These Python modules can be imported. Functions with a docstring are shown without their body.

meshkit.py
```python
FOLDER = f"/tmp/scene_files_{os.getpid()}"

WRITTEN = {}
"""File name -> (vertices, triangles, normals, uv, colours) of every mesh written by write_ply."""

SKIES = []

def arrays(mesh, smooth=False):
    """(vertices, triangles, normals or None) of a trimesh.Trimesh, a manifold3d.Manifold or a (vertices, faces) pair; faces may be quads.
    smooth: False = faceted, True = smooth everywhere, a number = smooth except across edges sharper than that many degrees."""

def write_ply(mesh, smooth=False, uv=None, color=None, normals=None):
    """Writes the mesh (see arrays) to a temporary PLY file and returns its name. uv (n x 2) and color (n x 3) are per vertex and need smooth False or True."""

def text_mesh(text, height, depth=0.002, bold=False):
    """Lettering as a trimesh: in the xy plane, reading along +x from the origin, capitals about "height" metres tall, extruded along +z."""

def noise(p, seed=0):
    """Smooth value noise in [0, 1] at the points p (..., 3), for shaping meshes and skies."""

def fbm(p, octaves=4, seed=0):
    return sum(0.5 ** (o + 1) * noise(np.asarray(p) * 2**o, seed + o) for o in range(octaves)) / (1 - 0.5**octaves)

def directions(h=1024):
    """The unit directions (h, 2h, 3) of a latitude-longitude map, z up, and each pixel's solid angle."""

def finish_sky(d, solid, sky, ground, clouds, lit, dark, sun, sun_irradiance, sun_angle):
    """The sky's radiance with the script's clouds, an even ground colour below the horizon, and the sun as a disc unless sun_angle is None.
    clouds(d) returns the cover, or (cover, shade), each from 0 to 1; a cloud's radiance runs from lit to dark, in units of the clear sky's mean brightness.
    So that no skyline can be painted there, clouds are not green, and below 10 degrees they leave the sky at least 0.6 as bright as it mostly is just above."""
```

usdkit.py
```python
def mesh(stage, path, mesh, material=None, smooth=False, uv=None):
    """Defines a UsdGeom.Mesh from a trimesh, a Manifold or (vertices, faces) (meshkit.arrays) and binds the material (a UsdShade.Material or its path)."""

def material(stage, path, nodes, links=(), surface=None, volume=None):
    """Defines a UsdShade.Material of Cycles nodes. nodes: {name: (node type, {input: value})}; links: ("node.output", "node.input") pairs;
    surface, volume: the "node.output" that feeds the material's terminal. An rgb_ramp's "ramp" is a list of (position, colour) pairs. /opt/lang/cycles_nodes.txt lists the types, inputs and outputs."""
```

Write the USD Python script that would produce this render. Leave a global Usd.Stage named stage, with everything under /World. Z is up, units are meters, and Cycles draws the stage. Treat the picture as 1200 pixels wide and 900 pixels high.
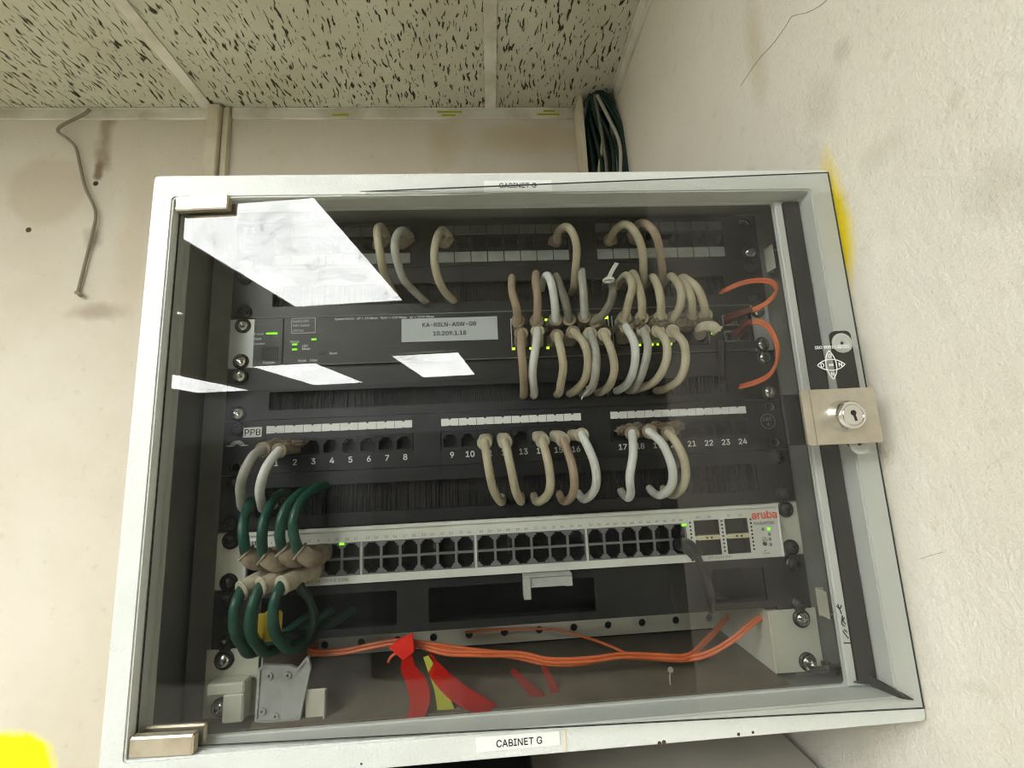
import math, random
import numpy as np, trimesh, manifold3d
from shapely.geometry import Polygon, Point, box as sbox
from shapely.ops import unary_union
from shapely import affinity
from pxr import Usd, UsdGeom, UsdShade, UsdLux, Gf, Sdf
import usdkit, meshkit

stage = Usd.Stage.CreateInMemory()
UsdGeom.Xform.Define(stage, '/World')
OFF = np.array([0, 0, 1.6])          # the cabinet's lower front edge hangs 1.6 m above the floor
rng = random.Random(7)

# ------------------------------------------------------------------ camera, exposure, light levels
cam = UsdGeom.Camera.Define(stage, '/World/camera')
R_, U_, B_ = (0.99770946, -0.04978309, -0.04579817), (0.0373999, -0.15818365, 0.98670116), (-0.05636556, -0.98615393, -0.15595945)
E_ = np.array([-0.02076811, -0.30754163, 0.1956037]) + OFF
cam.AddTransformOp().Set(Gf.Matrix4d(*R_, 0, *U_, 0, *B_, 0, *map(float, E_), 1))
cam.CreateHorizontalApertureAttr(36.0); cam.CreateVerticalApertureAttr(27.0)
cam.CreateFocalLengthAttr(494.4 / 1200 * 36.0)
cam.CreateClippingRangeAttr(Gf.Vec2f(0.01, 100))
cam.CreateFStopAttr(0.0)
cam.CreateExposureAttr(0.0)
LAMP = 23.0

# ------------------------------------------------------------------ materials
def S(r, g, b):
    return tuple((c / 255 / 12.92 if c < 10.3 else ((c / 255 + .055) / 1.055) ** 2.4) for c in (r, g, b))
MATS = {}
def mat(name, col, rough=.5, metal=0., var=None, bump=None, extra=None, spec=.5):
    """var: (noise scale, other colour, lo, hi); bump: (scale, strength, distance)"""
    n = {'p': ('principled_bsdf', {'base_color': col, 'roughness': rough, 'metallic': metal, 'specular_ior_level': spec}), 'g': ('geometry', {})}
    l = []
    if var:
        n['nz'] = ('noise_texture', {'scale': var[0], 'detail': 5.0, 'roughness': .6})
        n['rp'] = ('rgb_ramp', {'ramp': [(var[2], col), (var[3], var[1])]})
        l += [('g.position', 'nz.vector'), ('nz.fac', 'rp.fac'), ('rp.color', 'p.base_color')]
    if bump:
        n['nb'] = ('noise_texture', {'scale': bump[0], 'detail': 3.0, 'roughness': .55})
        n['bm'] = ('bump', {'strength': bump[1], 'distance': bump[2]})
        l += [('g.position', 'nb.vector'), ('nb.fac', 'bm.height'), ('bm.normal', 'p.normal')]
    MATS[name] = usdkit.material(stage, '/World/Looks/' + name, n, l, surface='p.BSDF')
    return MATS[name]

def emit(name, col, strength):
    MATS[name] = usdkit.material(stage, '/World/Looks/' + name, {'e': ('emission', {'color': col, 'strength': strength})}, [], surface='e.emission')
emit('lamp_light', (.985, 1, .975), LAMP)
emit('led_green', (.25, 1, .02), 2.2)
emit('led_lime', (.5, 1, .03), 2.6)

mat('powder_coat', S(214, 218, 214), .42, var=(9, S(200, 204, 200), .45, .75), bump=(620, .6, .0009))
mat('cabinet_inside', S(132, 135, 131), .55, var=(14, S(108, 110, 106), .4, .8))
mat('rail_metal', S(150, 152, 146), .4, .3, var=(30, S(120, 120, 112), .4, .8))
mat('gasket_rubber', S(44, 45, 43), .8)
mat('black_panel', S(25, 26, 28), .42, var=(40, S(36, 36, 35), .45, .85))
mat('black_plastic', S(20, 20, 21), .5)
mat('black_bristle', S(26, 25, 24), .9, var=(120, S(50, 47, 42), .45, .8))
mat('port_black', S(17, 17, 18), .55)
mat('port_grey', S(120, 121, 120), .4, .3)
mat('white_switch', S(214, 216, 208), .4, var=(25, S(196, 196, 184), .45, .8))
mat('silver', S(196, 197, 193), .3, .9)
mat('ear_grey', S(198, 202, 198), .35, .25)
mat('chrome', S(222, 222, 220), .14, 1.)
mat('steel', S(190, 184, 170), .42, .7, var=(60, S(168, 160, 142), .4, .75), bump=(300, .1, .0004))
mat('hinge_steel', S(210, 200, 180), .35, .75, var=(40, S(176, 162, 138), .4, .7))
mat('washer_black', S(26, 25, 25), .45)
mat('label_white', S(232, 234, 230), .55)
mat('label_grey', S(168, 172, 168), .55, var=(60, S(140, 144, 138), .4, .8))
mat('tape_grey', S(188, 194, 194), .5)
mat('print_white', S(228, 230, 228), .6)
mat('print_black', S(28, 28, 30), .6)
mat('print_grey', S(128, 130, 128), .6)
mat('print_orange', S(226, 92, 52), .6)
mat('cord_beige', S(186, 178, 152), .45, var=(70, S(158, 146, 118), .4, .8))
mat('cord_grey', S(176, 176, 166), .45, var=(70, S(140, 136, 122), .4, .8))
mat('cord_white', S(214, 216, 210), .4, var=(70, S(182, 180, 168), .45, .85))
mat('cord_brown', S(170, 150, 126), .5, var=(70, S(132, 116, 94), .4, .8))
mat('cord_dull', S(124, 122, 110), .55, var=(70, S(96, 92, 80), .4, .8))
mat('cord_green', S(18, 78, 62), .42, var=(60, S(12, 56, 44), .4, .8))
mat('cord_green_dark', S(22, 54, 44), .4, var=(60, S(14, 36, 30), .4, .8))
mat('cord_black', S(18, 18, 19), .4)
mat('boot_dusty', S(158, 144, 122), .8, var=(150, S(112, 98, 80), .35, .75), bump=(600, .5, .0012))
mat('boot_pale', S(190, 182, 160), .65, var=(120, S(150, 140, 116), .4, .8))
mat('fibre_orange', S(220, 116, 66), .45, var=(40, S(196, 92, 50), .4, .8))
mat('fibre_boot', S(96, 38, 34), .6)
mat('red_tape', S(238, 42, 26), .5, var=(60, S(214, 26, 18), .4, .8))
mat('straw_yellow', S(168, 174, 52), .5)
mat('yellow_plastic', S(196, 168, 36), .5)
mat('shelf_paint', S(206, 206, 190), .5, var=(16, S(176, 172, 152), .4, .8))
mat('shelf_dusty', S(116, 108, 92), .8, var=(14, S(80, 74, 62), .35, .75))
mat('grey_plastic', S(176, 178, 174), .5, var=(40, S(146, 146, 138), .4, .8))
mat('grid_paint', S(224, 221, 208), .6, var=(12, S(178, 170, 146), .4, .8))
mat('trunking_white', S(214, 206, 184), .5, var=(10, S(186, 174, 146), .4, .8))
mat('cable_old', S(142, 134, 114), .7)
mat('floor_vinyl', S(206, 202, 190), .5, var=(3, S(190, 185, 170), .4, .7))
mat('far_paint', S(108, 110, 112), .8)
mat('lower_top', S(196, 192, 180), .5, var=(8, S(176, 172, 158), .4, .8))
mat('crease_grey', S(140, 130, 112), .5)
mat('edge_dark', S(58, 62, 60), .4)
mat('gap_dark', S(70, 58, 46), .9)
mat('rack_black', S(22, 23, 26), .5)

MATS['red_film'] = usdkit.material(stage, '/World/Looks/red_film', {'d': ('diffuse_bsdf', {'color': S(214, 44, 34)}), 't': ('transparent_bsdf', {'color': (1, .55, .5)}), 'l': ('translucent_bsdf', {'color': S(214, 44, 34)}),
    'm': ('mix_closure', {'fac': .35}), 'n': ('mix_closure', {'fac': .42})}, [('d.BSDF', 'm.closure1'), ('l.BSDF', 'm.closure2'), ('m.closure', 'n.closure1'), ('t.BSDF', 'n.closure2')], surface='n.closure')
MATS['red_film_faint'] = usdkit.material(stage, '/World/Looks/red_film_faint', {'d': ('diffuse_bsdf', {'color': S(170, 60, 54)}), 't': ('transparent_bsdf', {'color': (1, .8, .78)}), 'n': ('mix_closure', {'fac': .68})},
    [('d.BSDF', 'n.closure1'), ('t.BSDF', 'n.closure2')], surface='n.closure')
mat('dust_felt', S(128, 116, 98), .95, var=(220, S(96, 86, 70), .35, .75), bump=(900, .8, .0012))

# plaster: noise relief, soft dirt, and paint marks that have places of their own on the wall
def wall_material(name, base, other, marks, relief):
    n = {'p': ('principled_bsdf', {'roughness': .85, 'specular_ior_level': .25}), 'g': ('geometry', {}),
         'nz': ('noise_texture', {'scale': 3.2, 'detail': 7.0, 'roughness': .62}), 'rp': ('rgb_ramp', {'ramp': [(.35, base), (.72, other)]}),
         'nf': ('noise_texture', {'scale': 46., 'detail': 4.0}), 'rf': ('rgb_ramp', {'ramp': [(.62, (1, 1, 1)), (.8, (.86, .85, .82))]}),
         'm0': ('mix_color', {'blend_type': 'multiply', 'fac': 1.0}),
         'b1': ('noise_texture', {'scale': relief[0], 'detail': 4.0, 'roughness': .6}), 'bm': ('bump', {'strength': relief[1], 'distance': relief[2]}),
         'b2': ('noise_texture', {'scale': relief[0] * .22, 'detail': 3.0}), 'bm2': ('bump', {'strength': relief[1] * .55, 'distance': relief[2] * 2.0}),
         'nw': ('noise_texture', {'scale': 28., 'detail': 4.0})}
    l = [('g.position', 'nz.vector'), ('nz.fac', 'rp.fac'), ('g.position', 'nf.vector'), ('nf.fac', 'rf.fac'), ('rp.color', 'm0.a'), ('rf.color', 'm0.b'),
         ('g.position', 'b1.vector'), ('b1.fac', 'bm.height'), ('g.position', 'b2.vector'), ('b2.fac', 'bm2.height'), ('bm.normal', 'bm2.normal'), ('bm2.normal', 'p.normal'),
         ('g.position', 'nw.vector')]
    last = 'm0.result'
    for i, (c, size, col, edge, amount, wob) in enumerate(marks):
        c = np.array(c) + OFF
        n[f'd{i}'] = ('vector_math', {'math_type': 'subtract', 'vector2': tuple(c)})
        n[f's{i}'] = ('vector_math', {'math_type': 'multiply', 'vector2': tuple(1 / np.array(size))})
        n[f'e{i}'] = ('vector_math', {'math_type': 'length'})
        n[f'w{i}'] = ('math', {'math_type': 'multiply_add', 'value2': wob})
        n[f'r{i}'] = ('rgb_ramp', {'ramp': [(0., (amount,) * 3), (max(.02, .6 - edge), (amount,) * 3), (min(.98, .6 + edge), (0, 0, 0)), (1., (0, 0, 0))]})
        n[f'h{i}'] = ('math', {'math_type': 'multiply_add', 'value2': .6, 'value3': -.5 * wob})
        n[f'x{i}'] = ('mix_color', {'blend_type': 'mix', 'b': col})
        l += [('g.position', f'd{i}.vector1'), (f'd{i}.vector', f's{i}.vector1'), (f's{i}.vector', f'e{i}.vector1'), (f'e{i}.value', f'h{i}.value1'),
              ('nw.fac', f'w{i}.value1'), (f'h{i}.value', f'w{i}.value3'), (f'w{i}.value', f'r{i}.fac'), (f'r{i}.color', f'x{i}.fac'), (last, f'x{i}.a')]
        last = f'x{i}.result'
    l.append((last, 'p.base_color'))
    MATS[name] = usdkit.material(stage, '/World/Looks/' + name, n, l, surface='p.BSDF')

YB = .5227
BROWN, SPRAY = S(128, 104, 72), S(240, 228, 20)
wall_material('plaster_back', S(216, 209, 195), S(204, 195, 177), [
    ((-.83, YB, -.29), (.062, 1, .062), SPRAY, .07, 1., .35),
    ((-.80, YB, .87), (.013, 1, .062), BROWN, .35, .6, 1.6), ((-.805, YB, .80), (.008, 1, .018), S(112, 88, 60), .25, .75, 1.2),
    ((-.775, YB, .50), (.05, 1, .014), S(150, 134, 110), .35, .55, .9), ((-.80, YB, .66), (.016, 1, .022), S(150, 134, 110), .3, .6, 1.2),
    ((-.90, YB, .76), (.075, 1, .075), S(196, 184, 162), .08, .6, .15), ((-.72, YB, .62), (.03, 1, .16), S(204, 192, 170), .3, .6, .5),
    ((-.808, YB, .775), (.0055, 1, .0055), S(70, 58, 44), .12, 1., .1), ((-.925, YB, .675), (.0055, 1, .0055), S(84, 66, 48), .12, 1., .1),
    ((.10, YB, .87), (.12, 1, .03), S(196, 178, 146), .35, .6, .8), ((-.1, YB, .86), (.03, 1, .05), S(196, 180, 150), .35, .6, .8)], (240, .3, .0016))
XR = .2717
wall_material('plaster_right', S(223, 219, 208), S(213, 207, 193), [
    ((XR, .002, .372), (1, .011, .055), S(228, 206, 48), .24, 1., .5),
    ((XR, .06, .60), (1, .012, .05), S(190, 178, 150), .35, .5, .6), ((XR, -.005, .47), (1, .014, .02), S(186, 180, 164), .4, .35, 1.8),
    ((XR, -.045, .40), (1, .014, .008), S(188, 182, 166), .4, .35, 1.8), ((XR, -.03, .50), (1, .007, .009), S(176, 170, 156), .35, .45, 1.6),
    ((XR, -.1, .33), (1, .014, .014), S(190, 185, 170), .4, .4, 1.6)], (300, .6, .0020))

# mineral fibre tile: worm-like fissures and pin holes
MATS['ceiling_fibre'] = usdkit.material(stage, '/World/Looks/ceiling_fibre', {
    'g': ('geometry', {}), 'p': ('principled_bsdf', {'roughness': .95, 'specular_ior_level': .1}),
    'wn': ('noise_texture', {'scale': 46., 'detail': 3.0}), 'wo': ('vector_math', {'math_type': 'scale', 'scale': .014}), 'wa': ('vector_math', {'math_type': 'add'}),
    'mp': ('vector_math', {'math_type': 'multiply', 'vector2': (225., 48., 60.)}), 'n1': ('noise_texture', {'scale': 1., 'detail': 1.5, 'roughness': .5}),
    'r1': ('rgb_ramp', {'ramp': [(.615, (0, 0, 0)), (.645, (1, 1, 1))]}),
    'n2': ('noise_texture', {'scale': 260., 'detail': 2.0}), 'r2': ('rgb_ramp', {'ramp': [(.70, (0, 0, 0)), (.73, (1, 1, 1))]}),
    'mx': ('mix_color', {'blend_type': 'lighten', 'fac': 1.0}),
    'n3': ('noise_texture', {'scale': 7., 'detail': 4.0}), 'r3': ('rgb_ramp', {'ramp': [(.35, S(204, 203, 184)), (.7, S(188, 185, 163))]}),
    'cm': ('mix_color', {'blend_type': 'mix', 'b': S(74, 69, 54)}), 'iv': ('math', {'math_type': 'subtract', 'value1': 1.0}),
    'bm': ('bump', {'strength': 1.0, 'distance': .004})},
    [('g.position', 'wn.vector'), ('wn.color', 'wo.vector1'), ('g.position', 'wa.vector1'), ('wo.vector', 'wa.vector2'), ('wa.vector', 'mp.vector1'), ('mp.vector', 'n1.vector'),
     ('n1.fac', 'r1.fac'), ('g.position', 'n2.vector'), ('n2.fac', 'r2.fac'), ('r1.color', 'mx.a'), ('r2.color', 'mx.b'), ('mx.result', 'cm.fac'),
     ('g.position', 'n3.vector'), ('n3.fac', 'r3.fac'), ('r3.color', 'cm.a'), ('cm.result', 'p.base_color'), ('mx.result', 'iv.value2'), ('iv.value', 'bm.height'), ('bm.normal', 'p.normal')],
    surface='p.BSDF')

# tinted door glass: clear tint, mirror reflection by view angle, a film of dust and wipe marks
MATS['tinted_glass'] = usdkit.material(stage, '/World/Looks/tinted_glass', {
    'g': ('geometry', {}), 't': ('transparent_bsdf', {'color': (.735, .74, .725)}), 't1': ('transparent_bsdf', {'color': (1, 1, 1)}),
    'gl': ('glossy_bsdf', {'color': (1, 1, 1), 'roughness': .0}), 'df': ('diffuse_bsdf', {'color': (.75, .74, .70)}),
    'lw': ('layer_weight', {'blend': .5}), 'p5': ('math', {'math_type': 'power', 'value2': 5.0}), 'fr': ('math', {'math_type': 'multiply_add', 'value2': .95, 'value3': .042}),
    'sm': ('vector_math', {'math_type': 'multiply', 'vector2': (22., 22., 34.)}), 'sn': ('noise_texture', {'scale': 1., 'detail': 6.0, 'roughness': .65, 'distortion': 1.2}),
    'sr': ('rgb_ramp', {'ramp': [(.36, (.70,) * 3), (.47, (.9,) * 3), (.60, (1., 1., 1.))]}), 'fm': ('math', {'math_type': 'multiply'}),
    'dn': ('noise_texture', {'scale': 12., 'detail': 7.0, 'roughness': .7, 'distortion': .8}), 'dr': ('rgb_ramp', {'ramp': [(.42, (.002,) * 3), (.62, (.006,) * 3), (.78, (.022,) * 3)]}),
    'm1': ('mix_closure', {}), 'm2': ('mix_closure', {}), 'm3': ('mix_closure', {})},
    [('lw.facing', 'p5.value1'), ('p5.value', 'fr.value1'), ('g.position', 'sm.vector1'), ('sm.vector', 'sn.vector'), ('sn.fac', 'sr.fac'), ('fr.value', 'fm.value1'), ('sr.color', 'fm.value2'),
     ('g.position', 'dn.vector'), ('dn.fac', 'dr.fac'), ('dr.color', 'm1.fac'), ('t.BSDF', 'm1.closure1'), ('df.BSDF', 'm1.closure2'),
     ('fm.value', 'm2.fac'), ('m1.closure', 'm2.closure1'), ('gl.BSDF', 'm2.closure2'), ('g.backfacing', 'm3.fac'), ('m2.closure', 'm3.closure1'), ('t1.BSDF', 'm3.closure2')],
    surface='m3.closure')

# ------------------------------------------------------------------ prims
USED, LOC = {}, {}
def numbered(parent, name):
    k = USED.get((parent, name), 0); USED[(parent, name)] = k + 1
    return f'{parent}/{name}' if k == 0 else f'{parent}/{name}_{k:03d}'
def tags(prim, label=None, cat=None, group=None, kind=None):
    for k, v in (('label', label), ('category', cat), ('group', group), ('kind', kind)):
        if v: prim.SetCustomDataByKey(k, v)
def thing(name, label, cat, loc=(0, 0, 0), group=None):
    p = numbered('/World', name)
    x = UsdGeom.Xform.Define(stage, p); x.AddTranslateOp().Set(Gf.Vec3d(*map(float, np.array(loc) + OFF)))
    LOC[p] = np.array(loc, float); tags(x.GetPrim(), label, cat, group)
    return p
def origin(path):
    while path not in LOC:
        path = path.rsplit('/', 1)[0]
    return LOC[path]
def part(parent, name, m, material, label=None, kind=None, smooth=35):
    p = numbered(parent, name)
    v, f, n = meshkit.arrays(m, False)
    g = usdkit.mesh(stage, p, trimesh.Trimesh(v - origin(parent), f, process=False), MATS[material], smooth=smooth)
    tags(g.GetPrim(), label, kind=kind)
    return p
def single(name, m, material, label, cat, group=None, kind=None, smooth=35):
    p = numbered('/World', name)
    v, f, n = meshkit.arrays(m, False)
    c = np.array([(v[:, 0].min() + v[:, 0].max()) / 2, (v[:, 1].min() + v[:, 1].max()) / 2, v[:, 2].min()])
    g = usdkit.mesh(stage, p, trimesh.Trimesh(v - c, f, process=False), MATS[material], smooth=smooth)
    g.AddTranslateOp().Set(Gf.Vec3d(*map(float, c + OFF))); LOC[p] = c
    tags(g.GetPrim(), label, cat, group, kind)
    return p

# ------------------------------------------------------------------ shapes
cat = trimesh.util.concatenate
def bx(x0, x1, y0, y1, z0, z1):
    m = trimesh.creation.box((x1 - x0, y1 - y0, z1 - z0)); m.apply_translation(((x0 + x1) / 2, (y0 + y1) / 2, (z0 + z1) / 2)); return m
def cbx(x0, x1, y0, y1, z0, z1, c=.0008):
    p = []
    for sx in (0, 1):
        for sy in (0, 1):
            for sz in (0, 1):
                q = np.array([(x0, x1)[sx], (y0, y1)[sy], (z0, z1)[sz]]); d = np.array([1 - 2 * sx, 1 - 2 * sy, 1 - 2 * sz]) * c
                p += [q + d * (1, 1, 0), q + d * (1, 0, 1), q + d * (0, 1, 1)]
    return trimesh.Trimesh(p, process=False).convex_hull
def xz(poly, y0, y1):
    """a shapely polygon drawn in x, z, extruded from y0 (front) to y1"""
    parts = []
    for g in getattr(poly, 'geoms', [poly]):
        if g.is_empty: continue
        m = trimesh.creation.extrude_polygon(g, y1 - y0, engine='earcut')
        v = np.array(m.vertices)
        parts.append(trimesh.Trimesh(np.stack([v[:, 0], y1 - v[:, 2], v[:, 1]], 1), m.faces, process=False))
    return cat(parts)
def rrect(x0, x1, z0, z1, r):
    return sbox(x0 + r, z0 + r, x1 - r, z1 - r).buffer(r, quad_segs=4)
def text(s, h, x, y, z, depth=.0003, bold=False, align='c'):
    """lettering facing the room (-y), standing on the plane y"""
    m = meshkit.text_mesh(s, h, depth, bold); v = np.array(m.vertices); w = v[:, 0].max()
    dx = {'c': -w / 2, 'l': 0, 'r': -w}[align]
    return trimesh.Trimesh(np.stack([v[:, 0] + dx + x, y - v[:, 2], v[:, 1] + z], 1), m.faces, process=False)
def spline(pts, k=8):
    p = np.array(pts, float); p = np.vstack([2 * p[0] - p[1], p, 2 * p[-1] - p[-2]]); out = []
    for i in range(1, len(p) - 2):
        a, b, c, d = p[i - 1:i + 3]
        for t in np.linspace(0, 1, k, endpoint=False):
            out.append(.5 * (2 * b + (c - a) * t + (2 * a - 5 * b + 4 * c - d) * t * t + (3 * b - a - 3 * c + d) * t ** 3))
    out.append(p[-2]); return np.array(out)
def sweep(path, rx, rz=None, n=10, power=2.0, up=(0, 0, 1)):
    """tube along a dense path; rx, rz: half widths per point (or one); power > 2 makes the section squarer"""
    P = np.array(path, float); T = np.gradient(P, axis=0); T /= np.linalg.norm(T, axis=1, keepdims=True) + 1e-12
    rx = np.broadcast_to(np.asarray(rx, float), len(P)); rz = rx if rz is None else np.broadcast_to(np.asarray(rz, float), len(P))
    N = np.array(up, float) - T[0] * np.dot(T[0], up)
    if np.linalg.norm(N) < 1e-3: N = np.cross(T[0], (1, 0, 0))
    N /= np.linalg.norm(N); a = np.linspace(0, 2 * np.pi, n, endpoint=False)
    ca, sa = np.cos(a), np.sin(a); ca, sa = np.sign(ca) * np.abs(ca) ** (2 / power), np.sign(sa) * np.abs(sa) ** (2 / power)
    V = []
    for i in range(len(P)):
        N = N - T[i] * np.dot(N, T[i]); N /= np.linalg.norm(N); Bn = np.cross(T[i], N)
        V.append(P[i] + np.outer(ca * rx[i], Bn) + np.outer(sa * rz[i], N))
    V = np.vstack(V); F = []
    for i in range(len(P) - 1):
        for j in range(n):
            k = (j + 1) % n; F += [(i * n + j, i * n + k, (i + 1) * n + k), (i * n + j, (i + 1) * n + k, (i + 1) * n + j)]
    V = np.vstack([V, P[0], P[-1]]); c0, c1, L = len(V) - 2, len(V) - 1, (len(P) - 1) * n
    for j in range(n):
        k = (j + 1) % n; F += [(c0, k, j), (c1, L + j, L + k)]
    return trimesh.Trimesh(V, F, process=False)
def disc_y(prof, x, z, y, n=20):
    """revolved about an axis along -y through (x, z); prof: (radius, height towards the room)"""
    m = trimesh.creation.revolve(np.array(prof, float), sections=n); v = np.array(m.vertices)
    return trimesh.Trimesh(np.stack([v[:, 0] + x, y - v[:, 2], v[:, 1] + z], 1), m.faces[:, ::-1], process=True)
def ribbon(pts, width, thick=.0005, side=(1, 0, .2)):
    P = spline(pts, 6); side = np.array(side, float); side /= np.linalg.norm(side)
    T = np.gradient(P, axis=0); N = np.cross(T, side); N /= np.linalg.norm(N, axis=1, keepdims=True)
    w = np.broadcast_to(width, len(P)) / 2 if np.ndim(width) == 0 else np.interp(np.linspace(0, 1, len(P)), np.linspace(0, 1, len(width)), width) / 2
    q = [P + side * w[:, None] + N * thick, P - side * w[:, None] + N * thick, P - side * w[:, None] - N * thick, P + side * w[:, None] - N * thick]
    V = np.stack(q, 1).reshape(-1, 3); F = []
    for i in range(len(P) - 1):
        for j in range(4):
            k = (j + 1) % 4; F += [(4 * i + j, 4 * i + k, 4 * i + 4 + k), (4 * i + j, 4 * i + 4 + k, 4 * i + 4 + j)]
    L = 4 * (len(P) - 1); F += [(0, 2, 1), (0, 3, 2), (L, L + 1, L + 2), (L, L + 2, L + 3)]
    m = trimesh.Trimesh(V, F, process=False); trimesh.repair.fix_normals(m); return m

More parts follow.
